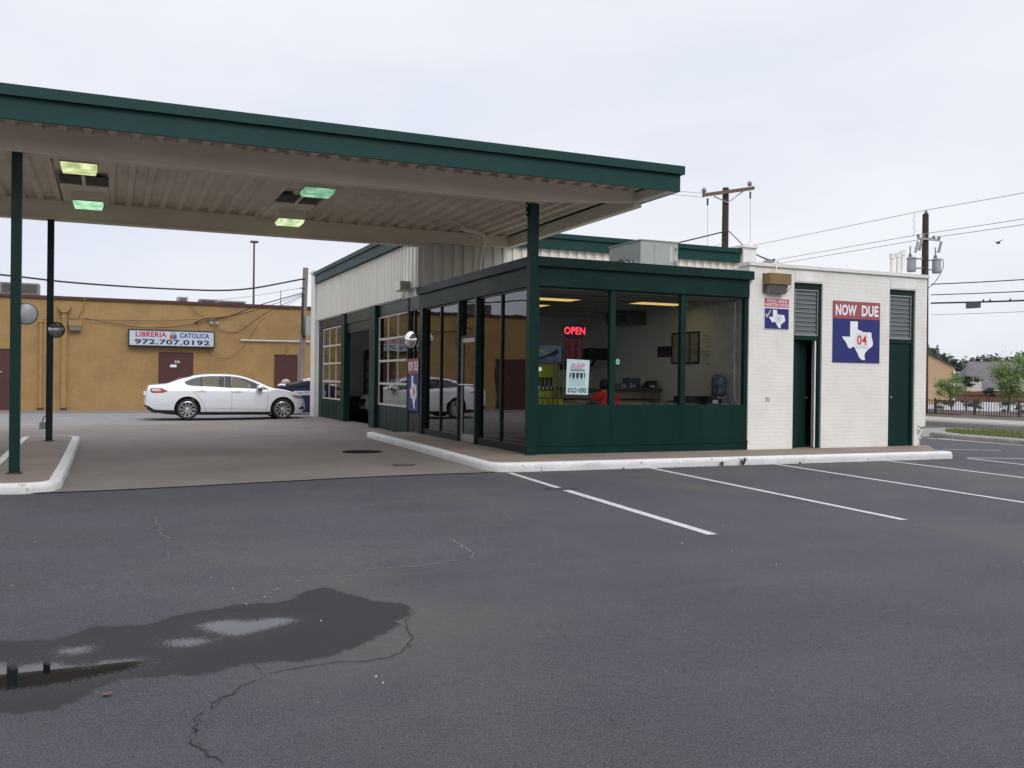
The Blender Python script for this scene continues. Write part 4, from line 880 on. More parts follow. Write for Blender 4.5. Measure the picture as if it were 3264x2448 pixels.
# brown wall lamp over it
T = thing('wall_lamp', (5.35, -.02, 3.3), 'boxy brown floodlight with ribbed glass on the white brick wall', 'lamp', 'wall floodlights')
BRN = mat('lamp brown', (.23, .145, .05), .5, col2=(.16, .10, .04), nscale=6, bump=.2); LENSG = mat('lamp ribbed glass', (.26, .25, .23), .18, col2=(.12, .115, .11), nscale=30)
t = MB(); t.bbox(5.08, -.24, 3.47, 5.62, -.03, 3.69, w=.015); t.box(5.07, -.045, 3.30, 5.12, -.022, 3.70); t.build('housing', BRN, T)
t = MB(); t.prism([(5.13, -.05, 3.29), (5.13, -.14, 3.30), (5.13, -.215, 3.47), (5.13, -.05, 3.47)], (.44, 0, 0))
for i in range(14): x = 5.14+i*.03; t.prism([(x, -.146, 3.30), (x, -.224, 3.468), (x, -.215, 3.468), (x, -.138, 3.30)], (.012, 0, 0))
t.build('lens', LENSG, T)
t = MB(); t.tube([(5.60, -.2, 3.5), (5.61, -.24, 3.43), (5.58, -.19, 3.36), (5.56, -.12, 3.29), (5.40, -.12, 3.28)], .006); t.build('wire_guard', BLACK, T)
t = MB(); t.tube([(5.35, -.12, 3.69), (5.35, -.10, 3.80), (5.35, -.06, 3.93)], .012); t.build('conduit', WHITE, T)
T = thing('wall_lamp', (-.12, 7.45, 3.72), 'cream box lamp on the ribbed siding above the narrow window', 'lamp', 'wall floodlights')
t = MB(); t.bbox(-.40, 7.16, 3.70, -.13, 7.70, 3.93, w=.012); t.build('housing', SIDING, T)
t = MB(); t.box(-.38, 7.13, 3.72, -.15, 7.16, 3.91); t.build('lens', LENSG, T)
T = thing('brick_vent', (5.235, -.03, 1.11), 'small white vent brick low on the white brick wall', 'vent')
t = MB(); t.box(5.17, -.03, 1.105, 5.30, -.021, 1.20); t.build('plate', WHITE, T)
for i in range(3):
    for j in range(2): B('slot', BLACK, T, 5.183+i*.038, -.032, 1.12+j*.04, 5.203+i*.038, -.0302, 1.145+j*.04)
# service drop fitting
T = thing('cable_fitting', (5.4, .05, 3.9), 'grey cable service head on the white wall coping', 'electrical fitting')
t = MB(); t.bbox(5.18, -.02, 3.93, 5.36, .1, 3.97, w=.008); t.build('bracket', GREY, T)
t = MB(); t.tube([(5.49, .02, 3.84), (5.49, .02, 3.95), (5.45, -.02, 3.98), (5.36, -.02, 3.95)], .022, n=10); t.build('elbow', WHITE, T, smooth=60)
# round mirrors
def mirror(c, ax, s, R, label, bracket, front, rz=0):
    T = thing('convex_mirror', c, label, 'mirror', 'round convex mirrors')
    pr = [(R*sin(a*.9)/sin(.9), s*(.02+R*.45*(1-(1-cos((.9)*(1-0)))*0)*(cos(a*.9)-cos(.9))/(1-cos(.9)))) for a in [i/8 for i in range(9)]]
    t = MB(); t.lathe(pr, c, ax, 36); t.build('mirror_face', front, T, smooth=80)
    t = MB(); t.lathe([(R*.98, s*.03), (R*1.06, s*.02), (R*1.06, -s*.015), (R*.98, -s*.02)], c, ax, 36); t.build('rim', BLACK, T, smooth=50)
    t = MB(); t.lathe([(R*1.0, -s*.012), (R*.7, -s*.03), (.05, -s*.05), (0, -s*.05)], c, ax, 30); t.build('back_shell', mat('mirror back grey', (.28, .29, .31), .35, col2=(.2, .2, .22), nscale=8), T, smooth=60)
    t = MB(); t.tube(bracket, .014); t.build('bracket', GREY, T, smooth=60); T.rotation_euler.z = rz
MIR = mat('mirror', (.86, .87, .88), .03, 1)
mirror((-.20, 6.80, 2.44), 'x', -1, .21, 'round convex mirror on the station wall above the NOW DUE sign', [(-.16, 6.86, 2.44), (-.04, 6.92, 2.44)], MIR, radians(30))
mirror((-8.15, -.12, 2.35), 'y', 1, .15, 'round convex mirror behind the front left canopy post', [(-8.13, -.13, 2.35), (-8.28, -.10, 2.35)], MIR)
mirror((-8.04, 5.80, 2.385), 'y', -1, .155, 'round convex mirror on the rear left canopy post', [(-8.04, 5.83, 2.38), (-8.15, 5.95, 2.38)], mat('hazy mirror', (.30, .31, .33), .12, .9, col2=(.5, .5, .5), nscale=8))
T = thing('meter_box', (-8.27, 5.9, .34), 'small grey junction box low on the rear left canopy post', 'junction box')
t = MB(); t.bbox(-8.335, 5.86, .36, -8.225, 5.93, .50, w=.006); t.build('box', GREY, T)
t = MB(); t.tube([(-8.28, 5.9, .5), (-8.27, 5.9, .58), (-8.22, 5.9, .64), (-8.2, 5.92, .66)], .01); t.build('conduit', BLACK, T)

# ------------------------------------------------------------------ window stickers, OPEN sign, poster
NEON = mat('neon red', (.9, .05, .08), .4, emit=(1.0, .055, .075), estr=1.5); DIM = mat('dim red text', (.3, .02, .03), .5, emit=(.5, .02, .04), estr=.22)
T = thing('open_sign', (.87, .13, 2.25), 'lit red OPEN sign hanging in the corner of the front window', 'sign')
t = MB(); FO = Fr((0, .135, 0), (1, 0, 0))
poly(t, FO, [(.60+ (.56)*(.5+.5*cos(a)*(1 if abs(cos(a)) < .8 else .96)), 2.405+.155*sin(a)) for a in [2*pi*i/28 for i in range(28)]], .0, .012); t.build('backing', mat('sign black', (.012, .012, .035), .4), T)
t = MB(); text(t, FO, 'OPEN', .665, 2.335, 1.105, 2.475, .016, .03); t.build('lettering', NEON, T)
t = MB(); rect(t, FO, .67, 1.87, 1.06, 2.26, .0, .01); k = t.build('hours_board', mat('hours board', (.03, .012, .018), .4), T)
t = MB(); rnd = random.Random(5)
text(t, FO, 'BUSINESS HOURS', .70, 2.215, 1.03, 2.245, .013, .02)
for i, dname in enumerate(('MON', 'TUE', 'WED', 'THU', 'FRI', 'SAT', 'SUN')): text(t, FO, dname, .69, 2.165-i*.046, .76, 2.195-i*.046, .013, .02); text(t, FO, '8:00', .81, 2.165-i*.046, .88, 2.195-i*.046, .013, .02); text(t, FO, '6:00', .95, 2.165-i*.046, 1.02, 2.195-i*.046, .013, .02)
t.build('hours_lettering', DIM, k)
T = thing('product_poster', (.91, .03, 1.22), 'white R&P SOLD HERE poster with four bottles taped to the front window', 'poster')
FP = Fr((0, .043, 0), (1, 0, 0)); t = MB(); poly(t, FP, [(.675, 1.225), (1.135, 1.215), (1.165, 1.86), (.69, 1.875)], .0, .003); t.build('sheet', mat('poster pale blue', (.50, .62, .66), .35), T)
t = MB(); text(t, FP, 'R&P', .77, 1.70, 1.06, 1.80, .005, .05, shear=.2); t.build('lettering_shadow', mat('poster black', (.02, .02, .03), .4), T)
t = MB(); text(t, FP, 'R&P', .765, 1.708, 1.055, 1.808, .006, .04, shear=.2); t.build('logo_lettering', mat('poster pink', (.62, .35, .48), .4), T)
t = MB(); text(t, FP, 'SOLD HERE', .71, 1.255, 1.10, 1.345, .005, .03); t.build('lettering', mat('poster black', (), .4), T)
t = MB(); rect(t, FP, .765, 1.655, 1.06, 1.685, .004, .001); rect(t, FP, .745, 1.50, 1.07, 1.625, .004, .001); t.build('black_band', mat('poster black', (), .4), T)
t = MB(); text(t, FP, 'REAL RECONDITION PRODUCTS', .775, 1.663, 1.05, 1.678, .006, 0); t.build('small_lettering', TEXTW, T)
for i in range(4):
    x = .785+i*.083; t = MB(); poly(t, FP, [(x-.037, 1.38), (x+.037, 1.38), (x+.037, 1.50), (x+.014, 1.55), (x+.012, 1.585), (x+.018, 1.615), (x-.018, 1.615), (x-.012, 1.585), (x-.014, 1.55), (x-.037, 1.50)], .006, .001)
    t.build('bottle_picture', mat('poster bottle', (.42, .56, .60), .35, col2=(.30, .44, .50), nscale=20), T)
T = thing('window_sticker', (1.755, .04, 1.85), 'green octagonal sticker on the front window beside the first mullion', 'sticker')
t = MB(); poly(t, FP, [(1.765+.045*cos(pi/8+i*pi/4), 1.845+.055*sin(pi/8+i*pi/4)) for i in range(8)], .001, .002); t.build('sheet', mat('sticker mint', (.30, .60, .45), .4), T)
t = MB(); poly(t, FP, [(1.765+.026*cos(i*pi/6), 1.845+.03*sin(i*pi/6)) for i in range(12)], .0035, .001); t.build('emblem', mat('sticker green', (.05, .30, .18), .4), T)
T = thing('window_sticker', (.12, .04, 1.68), 'round white sticker on the front window close to the corner post', 'sticker')
t = MB(); poly(t, FP, [(.145+.036*cos(i*pi/8), 1.68+.036*sin(i*pi/8)) for i in range(16)], .001, .002); t.build('sheet', TEXTW, T)
t = MB(); text(t, FP, 'AC', .125, 1.67, .165, 1.69, .0035, .02); t.build('lettering', GREY, T)
# ------------------------------------------------------------------ office interior
for cx, cy, lx, lab in ((1.22, 1.85, 1.15, 'glowing yellow ceiling light panel over the wiper rack'), (3.68, 1.67, 1.18, 'glowing yellow ceiling light panel in front of the framed chart'), (1.3, 3.45, 1.15, 'glowing yellow ceiling light panel deeper in the office')):
    T = thing('ceiling_light', (cx, cy, 3.15), lab, 'light fixture', 'office ceiling lights')
    t = MB(); t.box(cx-lx/2, cy-.28, 3.135, cx+lx/2, cy+.28, 3.15); t.build('diffuser', LAMPY, T)
    t = MB(); t.box(cx-lx/2-.02, cy-.3, 3.13, cx-lx/2, cy+.3, 3.15); t.box(cx+lx/2, cy-.3, 3.13, cx+lx/2+.02, cy+.3, 3.15); t.box(cx-lx/2, cy-.3, 3.13, cx+lx/2, cy-.28, 3.15); t.box(cx-lx/2, cy+.28, 3.13, cx+lx/2, cy+.3, 3.15); t.build('trim', GREY, T)
t = MB()
for i in range(8): t.box(.1, .25+i*.62, 3.143, 4.64, .262+i*.62, 3.149)
for i in range(7): t.box(.35+i*.62, .12, 3.140, .362+i*.62, 6.4, 3.1425)
t.build('ceiling_grid', mat('ceiling grid', (.12, .12, .12), .6), ST)
FR = Fr((4.66, 0, 0), (0, -1, 0))     # right hand office wall, seen from the left; u = -y
T = thing('framed_chart', (4.65, 2.07, 1.9), 'black framed inspection chart on the right office wall', 'picture frame')
t = MB(); rect(t, FR, -2.57, 1.91, -1.56, 2.55, .004, .012); t.build('sheet', mat('chart paper', (.38, .36, .31), .7, col2=(.32, .31, .27), nscale=4), T)
t = MB(); a0, b0, a1, b1 = -2.60, 1.88, -1.53, 2.58
rect(t, FR, a0, b0, a1, b0+.035, .005, .025); rect(t, FR, a0, b1-.035, a1, b1, .005, .025); rect(t, FR, a0, b0+.035, a0+.035, b1-.035, .005, .025); rect(t, FR, a1-.035, b0+.035, a1, b1-.035, .005, .025); t.build('frame', BLACK, T)
t = MB(); rect(t, FR, -1.93, 1.92, -1.86, 2.545, .017, .002); rect(t, FR, -2.2, 2.17, -1.94, 2.18, .017, .002); rect(t, FR, -1.85, 2.29, -1.6, 2.30, .017, .002); rect(t, FR, -1.85, 2.10, -1.6, 2.11, .017, .002); rect(t, FR, -2.56, 2.30, -2.4, 2.31, .017, .002); t.build('printed_lines', mat('chart lines', (.12, .10, .07), .7), T)
T = thing('wall_notice', (4.65, 3.0, 2.0), 'dark red and blue notice left of the framed chart', 'poster')
t = MB(); rect(t, FR, -3.21, 2.04, -2.64, 2.18, .003, .006); t.build('lower_half', mat('notice plum', (.13, .045, .07), .6, col2=(.08, .03, .05), nscale=20), T)
t = MB(); rect(t, FR, -3.21, 2.18, -2.64, 2.29, .003, .006); t.build('upper_half', mat('notice navy', (.03, .025, .06), .6), T)
T = thing('wall_lettering', (4.65, 1.3, 2.0), 'small black lettering in two paragraphs on the right office wall', 'lettering')
LT = mat('wall letter dark', (.03, .03, .03), .6)
t = MB()
for i, (s_, a, b, z) in enumerate((('state', -1.42, -1.26, 2.46), ('Inspection', -1.46, -1.2, 2.38), ('requirements', -1.49, -1.14, 2.32), ('please', -1.26, -1.14, 2.22), ('Vehicle must', -1.48, -1.18, 2.12), ('have insurance', -1.50, -1.16, 2.06), ('and driver', -1.44, -1.18, 2.00), ('license', -1.42, -1.24, 1.94), ('thanks', -1.26, -1.14, 1.86))): text(t, FR, s_, a, z, b, z+.035, .004, .01)
t.build('lettering', LT, T)
T = thing('air_conditioner', (4.4, 4.2, 2.8), 'grey air conditioner high on the right office wall', 'air conditioner')
t = MB(); t.bbox(4.15, 3.75, 2.83, 4.655, 4.75, 3.13, w=.02); t.build('housing', mat('ac housing', (.16, .14, .12), .6), T)
t = MB(); t.box(4.14, 3.85, 2.87, 4.149, 4.30, 3.06); t.build('grille', mat('ac grille', (.03, .03, .035), .5), T)
t = MB(); t.box(4.14, 4.36, 2.87, 4.149, 4.68, 3.06); t.build('louvre', BLACK, T)
# counter with things on top
WDC = mat('counter wood', (.30, .23, .17), .6, col2=(.23, .18, .13), nscale=3)
T = thing('reception_counter', (2.9, 3.3, SW), 'long brown reception counter across the office', 'counter')
t = MB(); t.box(1.2, 3.06, SW, 4.62, 3.55, 1.27); t.build('body', WDC, T)
t = MB(); t.bbox(1.15, 2.98, 1.27, 4.65, 3.62, 1.32, w=.008); t.build('top', mat('counter top', (.10, .09, .08), .35), T)
t = MB(); t.box(1.2, 3.03, 1.06, 4.62, 3.06, 1.085); t.build('trim_strip', BLACK, T)
for nm, bx, m_, lab, cat in (('paper_tray', (3.55, 3.1, 1.325, 3.83, 3.4, 1.44), mat('tray grey', (.25, .27, .3), .5), 'grey paper tray at the left end of the clutter on the counter', 'tray'),
        ('cardboard_box', (3.9, 3.2, 1.325, 4.2, 3.5, 1.56), mat('box blue', (.07, .12, .2), .5), 'blue box standing tallest on the counter', 'box'),
        ('product_stand', (4.3, 3.1, 1.325, 4.58, 3.4, 1.50), mat('stand dark', (.05, .045, .04), .5), 'dark slanted product stand at the right end of the counter', 'display stand')):
    T = thing(nm, (bx[0], bx[1], bx[2]), lab, cat)
    t = MB(); 
    if nm == 'product_stand': t.prism([(bx[0], bx[1], bx[2]), (bx[3], bx[1], bx[2]), (bx[3], bx[1], bx[5]), (bx[3]-.1, bx[1], bx[5])], (0, .3, 0))
    elif nm == 'paper_tray':
        for k in range(3): t.box(bx[0], bx[1], bx[2]+k*.04, bx[3], bx[4], bx[2]+k*.04+.012)
        t.box(bx[0], bx[4]-.01, bx[2], bx[3], bx[4], bx[5]); 
    else: t.bbox(*bx, w=.004)
    t.build('body', m_, T)
    t = MB(); t.box((bx[0]+bx[3])/2-.06, bx[1]-.004, bx[2]+.02, (bx[0]+bx[3])/2+.08, bx[1]-.001, bx[2]+.07); t.build('label_card', TEXTW, T)
rnd = random.Random(4)
for i in range(6):
    x = 3.5+i*.17; T = thing('counter_bottle', (x, 3.05, 1.322), 'small %s bottle in the row on the counter edge' % ['leftmost', 'second', 'third', 'fourth', 'fifth', 'rightmost'][i], 'bottle', 'bottles on the counter')
    m_ = mat('bottle %d' % i, rnd.choice(((.4, .42, .45), (.1, .12, .2), (.3, .3, .3), (.05, .05, .06))), .3)
    t = MB(); t.lathe([(0, 0), (.03, 0), (.03, .07), (.012, .09), (.012, .11), (0, .11)], (x, 3.04, 1.322), 'z', 12); t.build('body', m_, T, smooth=50)
# chairs
CHB = mat('chair black', (.02, .02, .022), .6)
CHF = mat('chair frame', (.14, .13, .12), .4, .6)
def chair(x, y, rz, label):
    T = thing('waiting_chair', (x, y, SW), label, 'chair', 'waiting chairs in the office', rz)
    def K(mb, nm, m_): 
        bmesh.ops.recalc_face_normals(mb.bm, faces=mb.bm.faces); me = bpy.data.meshes.new(nm); mb.bm.to_mesh(me); mb.bm.free(); me.materials.append(m_); sharp(me, 50)
        o = bpy.data.objects.new(nm, me); COL.objects.link(o); o.parent = T
    t = MB(); t.bbox(-.24, -.23, .42, .24, .22, .48, w=.02); K(t, 'seat', CHB)
    t = MB(); P = [(.235*cos(a)*(1 if abs(a-pi/2) > .9 else 1), .62+.33*max(0, sin(a))**.7) for a in [pi*i/14 for i in range(15)]]
    t.prism([(a, -.25, b) for a, b in P], (0, .035, 0)); K(t, 'backrest', CHB)
    for sx in (-1, 1):
        t = MB(); t.tube([(sx*.23, .2, .0), (sx*.23, .18, .43)], .012); K(t, 'leg', CHF)
        t = MB(); t.tube([(sx*.23, -.24, .0), (sx*.23, -.22, .43), (sx*.22, -.235, .66)], .012); K(t, 'leg', CHF)
    return T
chair(3.98, 1.35, pi, 'black waiting chair hidden half behind the right window mullion'); chair(4.42, 1.2, pi*.95, 'black waiting chair right of the right window mullion')
chair(1.9, 1.0, pi*1.05, 'low brown-edged chair behind the middle window, left one'); chair(3.35, 1.2, pi, 'chair back just showing above the green panel left of the right mullion')
T = thing('sofa', (4.3, .55, SW), 'dark sofa standing against the window in the right corner of the office', 'sofa')
t = MB(); t.bbox(3.75, .3, SW, 4.6, 1.0, .6, w=.05); t.build('seat', CHB, T, smooth=50)
t = MB(); t.bbox(3.75, .95, .3, 4.6, 1.15, 1.18, w=.05); t.build('backrest', CHB, T, smooth=50)
t = MB(); t.bbox(4.0, .30, .6, 4.34, .55, 1.14, w=.03); t.build('armrest', CHB, T, smooth=50)
t = MB(); t.box(4.12, .292, 1.05, 4.25, .298, 1.12); t.build('tag', TEXTW, T)
T = thing('water_bottle', (4.42, .75, 1.2), 'large blue water cooler bottle in the right corner of the front window', 'water bottle')
WB = mat('water blue', (.07, .10, .15), .15, col2=(.12, .17, .25), nscale=6)
t = MB(); t.lathe([(0, 0), (.10, 0), (.145, .03), (.15, .12), (.14, .15), (.15, .18), (.15, .34), (.13, .40), (.05, .44), (0, .44)], (4.50, .62, 1.20), 'z', 20); t.build('bottle', WB, T, smooth=50)
t = MB(); t.bbox(4.35, .46, SW, 4.65, .78, 1.20, w=.02); t.build('cooler_base', mat('cooler grey', (.2, .2, .22), .5), T)
T = thing('blind_cord', (4.5, .12, 1.0), 'thin white blind cord hanging beside the right window edge', 'cord')
t = MB(); t.tube([(4.50, .11, 3.1), (4.495, .11, 2.4), (4.50, .11, 1.5), (4.51, .11, 1.2), (4.56, .11, 1.06)], .008); t.build('cord', WHITE, T)
# wiper rack
RK = mat('rack grey', (.28, .28, .28), .4, .5)
T = thing('wiper_rack', (.8, 1.2, SW), 'tall grey wire display rack of wiper blades behind the corner post', 'display rack')
t = MB()
for x in (.42, 1.10):
    for y in (1.0, 1.35): t.tube([(x, y, SW), (x, y, 2.15)], .014)
t.build('frame', RK, T, smooth=50)
for z in (1.80, 1.10, .55): B('shelf', RK, T, .42, .98, z, 1.10, 1.37, z+.02)
t = MB(); t.box(.42, 1.0, 1.84, 1.06, 1.02, 2.15); t.build('header_card', mat('header blue', (.25, .32, .42), .4, col2=(.16, .24, .4), nscale=5), T)
t = MB(); poly(t, Fr((0, 1.0, 0), (1, 0, 0)), [(.45, 1.90), (.7, 1.95), (.8, 2.0), (.98, 2.10), (1.0, 2.02), (.9, 1.95), (.78, 1.94), (.6, 1.88)], .002, .002); t.build('header_picture', mat('header dark blue', (.01, .03, .16), .4), T)
t = MB(); poly(t, Fr((0, 1.0, 0), (1, 0, 0)), [(.44, 2.06), (.6, 2.07), (.78, 2.01), (.77, 1.99), (.6, 2.03), (.44, 2.01)], .002, .002); t.build('header_stripe', YELP, T)
WP = None
def pack(x, y, z, rz, label):
    global WP
    if WP is None:
        t = MB(); t.prism([(-.04, 0, .62), (.04, 0, .62), (.045, 0, .40), (.02, 0, .25), (.045, 0, .10), (.04, 0, 0), (-.04, 0, 0), (-.045, 0, .10), (-.03, 0, .25), (-.045, 0, .40)], (0, .012, 0), 0)
        t.prism([(-.038, -.003, .38), (.038, -.003, .38), (.018, -.003, .25), (.04, -.003, .12), (-.04, -.003, .12), (-.028, -.003, .25)], (0, .002, 0), 1)
        t.box(-.012, -.006, .14, .016, -.0035, .21, 2)
        WP = t.build('wiper_package', [YELP, BLACK, TEXTW]); o = WP
    else: o = WP.copy(); COL.objects.link(o)
    o.location = (x, y, z); o.rotation_euler = (0, 0, rz); tag(o, label, 'package', 'yellow wiper packages on the rack')
G1 = 'yellow and black wiper package hanging in the upper row of the rack'; G2 = 'yellow and black wiper package standing in the lower row of the rack'
for i in range(8): pack(.47+i*.088, .97-.006*(i % 2), 1.155, rnd.uniform(-.25, .25) if i < 5 else 1.25, G1)
for i in range(6): pack(.48+i*.11, .97, .50, rnd.uniform(-.2, .2), G2)
T = thing('wall_board', (1.4, 6.4, 1.9), 'dark board with pale letters on the back office wall', 'board')
FBK = Fr((0, 6.5, 0), (1, 0, 0)); t = MB(); rect(t, FBK, 3.7, 1.75, 4.55, 2.32, .004, .01); t.build('panel', mat('board dark', (.03, .035, .03), .5), T)
t = MB(); text(t, FBK, 'KR', 3.75, 2.0, 4.1, 2.22, .016, .03); t.build('lettering', mat('board letter', (.22, .23, .22), .5), T)
T = thing('television', (4.1, 5.3, 1.8), 'dark television on a bracket by the back office wall', 'television')
t = MB(); t.bbox(3.95, 5.3, 2.0, 4.55, 5.38, 2.30, w=.01); t.build('screen', BLACK, T)
t = MB(); t.tube([(4.25, 5.38, 2.15), (4.3, 5.7, 1.9), (4.4, 6.5, 1.8)], .04); t.build('bracket', BLACK, T)
T = thing('wall_picture', (1.75, 6.45, 2.0), 'framed yellow and white poster on the back office wall seen through the side glass', 'poster')
t = MB(); rect(t, FBK, 1.74, 1.95, 2.10, 2.20, .004, .008); t.build('sheet', mat('pale sheet', (.45, .47, .4), .5, col2=(.35, .4, .12), nscale=9), T)
t = MB(); rect(t, FBK, 1.70, 1.92, 1.73, 2.23, .004, .02); rect(t, FBK, 2.11, 1.92, 2.14, 2.23, .004, .02); t.build('frame', BLACK, T)
T = thing('notice_board', (2.45, 6.45, 2.0), 'plain tan cork board on the back office wall', 'board')
t = MB(); rect(t, FBK, 2.42, 1.85, 2.80, 2.33, .004, .01); t.build('panel', mat('cork', (.32, .20, .07), .8), T)
# hanging cable loop is part of the window glass; a bin of brochures by the door
T = thing('brochure_stand', (1.5, 4.6, SW), 'black and yellow brochure stand behind the side glass', 'display stand')
t = MB(); t.prism([(1.25, 4.5, SW), (1.85, 4.5, SW), (1.72, 4.5, 1.45), (1.55, 4.5, 1.75), (1.38, 4.5, 1.45)], (0, .06, 0)); t.build('panel', BLACK, T)
t = MB(); t.box(1.27, 4.46, .95, 1.83, 4.5, 1.1); t.box(1.27, 4.46, .35, 1.33, 4.5, .95); t.box(1.77, 4.46, .35, 1.83, 4.5, .95); t.build('holder', YELP, T)

# ------------------------------------------------------------------ person in a red shirt, seated with the back to the window
SKIN = mat('skin', (.38, .22, .15), .55); SHIRT = mat('red shirt', (.85, .03, .035), .75, col2=(.72, .02, .025), nscale=14, bump=.3, bscale=20); HAIR = mat('dark hair', (.012, .01, .009), .6, bump=.6, bscale=60)
def skin_obj(name, verts, edges, radii, m_, parent, sub=2, root=0):
    me = bpy.data.meshes.new(name); me.from_pydata(verts, edges, []); o = bpy.data.objects.new(name, me); COL.objects.link(o)
    o.modifiers.new('s', 'SKIN'); sd = o.modifiers.new('u', 'SUBSURF'); sd.levels = sub; sd.render_levels = sub
    for v, r in zip(me.skin_vertices[0].data, radii): v.radius = (r, r) if isinstance(r, (int, float)) else r
    me.skin_vertices[0].data[root].use_root = True
    bpy.context.view_layer.update(); dg = bpy.context.evaluated_depsgraph_get()
    m2 = bpy.data.meshes.new_from_object(o.evaluated_get(dg)); bpy.data.objects.remove(o)
    m2.materials.clear(); m2.materials.append(m_)
    for p in m2.polygons: p.use_smooth = True
    o = bpy.data.objects.new(name, m2); COL.objects.link(o); m2.name = name
    if parent: o.parent = parent; o.matrix_parent_inverse = parent.matrix_basis.inverted()
    return o
px, py = 2.36, 1.42
PT = thing('person', (px, py, SW), 'seated person with dark hair and a red T-shirt behind the front window', 'person')
V = [(px, py, .62), (px, py+.03, .85), (px-.01, py+.06, 1.08), (px-.02, py+.10, 1.20), (px-.03, py+.13, 1.29), (px-.03, py+.15, 1.40),
     (px-.21, py+.06, 1.16), (px-.36, py+.22, .98), (px-.50, py+.38, 1.04), (px-.57, py+.43, 1.05),
     (px+.20, py+.06, 1.16), (px+.30, py+.16, .92), (px+.16, py+.42, .98), (px+.08, py+.48, .99),
     (px-.11, py+.05, .60), (px-.14, py+.45, .60), (px-.15, py+.47, .20), (px+.11, py+.05, .60), (px+.14, py+.45, .60), (px+.15, py+.47, .20), (px-.15, py+.58, .17), (px+.15, py+.58, .17)]
E_ = [(0, 1), (1, 2), (2, 3), (3, 4), (4, 5), (3, 6), (6, 7), (7, 8), (8, 9), (3, 10), (10, 11), (11, 12), (12, 13), (0, 14), (14, 15), (15, 16), (0, 17), (17, 18), (18, 19), (16, 20), (19, 21)]
R_ = [(.16, .12), (.15, .115), (.165, .12), (.11, .08), .052, (.082, .10), .058, .045, .034, .03, .058, .045, .034, .03, .085, .07, .045, .085, .07, .045, .035, .035]
skin_obj('body', V, E_, R_, SKIN, PT)
for (wx, wy, wz, s) in ((px-.57, py+.43, 1.05, -1), (px+.08, py+.48, .99, -1)):
    hv = [(wx, wy, wz), (wx-.045, wy+.03, wz)]; he = [(0, 1)]; hr = [.028, .030]
    for j, (dy, ln) in enumerate(((-.027, .062), (-.009, .072), (.009, .066), (.027, .052))):
        b = len(hv); hv += [(wx-.06, wy+.04+dy, wz), (wx-.06-ln*.55, wy+.05+dy*1.1, wz-.003), (wx-.06-ln, wy+.055+dy*1.15, wz-.022)]; he += [(1, b), (b, b+1), (b+1, b+2)]; hr += [.011, .009, .007]
    b = len(hv); hv += [(wx-.03, wy-.02, wz-.005), (wx-.055, wy-.035, wz-.012)]; he += [(0, b), (b, b+1)]; hr += [.012, .009]
    skin_obj('hand', hv, he, hr, SKIN, PT, 1)
SV = [V[i] for i in (0, 1, 2, 3, 6, 7, 10, 11)]; SVm = [SV[0], SV[1], SV[2], (SV[3][0], SV[3][1], SV[3][2]+.03), SV[4], (px-.31, py+.16, 1.03), SV[6], (px+.27, py+.12, .99)]
skin_obj('shirt', SVm, [(0, 1), (1, 2), (2, 3), (3, 4), (4, 5), (3, 6), (6, 7)], [(.18, .14), (.185, .145), (.20, .145), (.13, .095), .082, .078, .082, .078], SHIRT, PT)
skin_obj('trousers', [V[i] for i in (0, 14, 15, 16, 17, 18, 19)], [(0, 1), (1, 2), (2, 3), (0, 4), (4, 5), (5, 6)], [(.175, .14), .10, .085, .06, .10, .085, .06], mat('jeans', (.02, .03, .06), .8), PT)
t = MB(); t.lathe([(0, -.12), (.05, -.115), (.085, -.07), (.10, 0), (.095, .06), (.06, .11), (0, .125)], (px-.03, py+.13, 1.40), 'z', 20)
for v in t.bm.verts: v.co.y = (v.co.y-py-.13)*1.12+py+.13
t.build('hair', HAIR, PT, smooth=80)
for s in (-1, 1):
    t = MB(); t.lathe([(0, -.008), (.022, -.006), (.028, 0), (.018, .008), (0, .006)], (px-.03+s*.098, py+.17, 1.385), 'x', 10); t.build('ear', SKIN, PT, smooth=80)
T = thing('office_chair', (px, py, SW), 'chair under the seated person in the red shirt', 'chair')
t = MB(); t.bbox(px-.25, py-.2, .52, px+.25, py+.25, .58, w=.02); t.build('seat', CHB, T)
t = MB(); t.bbox(px-.22, py-.25, .60, px+.22, py-.21, 1.0, w=.02); t.build('backrest', CHB, T)
for sx in (-.22, .22):
    for sy in (-.2, .22): t = MB(); t.tube([(px+sx, py+sy, SW), (px+sx, py+sy, .53)], .014); t.build('leg', CHF, T)

# ------------------------------------------------------------------ rooftop unit, pipes
T = thing('rooftop_unit', (4.0, 2.9, 3.52), 'grey sheet metal air handling unit on the office roof', 'rooftop unit')
HV = mat('unit grey paint', (.36, .385, .37), .5, col2=(.29, .315, .30), nscale=2, bump=.1)
t = MB(); t.bbox(3.55, 2.2, 3.56, 4.51, 3.58, 4.56, w=.01); t.bbox(3.53, 2.18, 4.56, 4.53, 3.60, 4.58, w=.004); t.build('cabinet', HV, T)
t = MB(); t.box(3.543, 2.32, 3.7, 3.549, 3.0, 4.35); t.build('side_panel', HV, T)
t = MB(); t.box(3.9, 2.192, 3.7, 3.903, 2.199, 4.5); t.build('seam', GREY, T)
for (a, b, c, d, m_) in ((4.28, 4.10, 4.36, 4.46, 'p'), (4.40, 3.95, 4.48, 4.14, 'd'), (4.42, 4.18, 4.475, 4.26, 'p'), (4.43, 4.38, 4.48, 4.44, 'd')):
    t = MB(); t.box(a, 2.190, b, c, 2.1985, d); t.build('label_plate', mat('plate pale', (.55, .56, .55), .5, col2=(.3, .3, .3), nscale=40) if m_ == 'p' else mat('plate dark', (.10, .10, .10), .5, col2=(.3, .3, .3), nscale=30), T)
FOIL = mat('foil wrap', (.55, .55, .56), .28, .6, col2=(.30, .30, .31), nscale=14, bump=1.0, bscale=16)
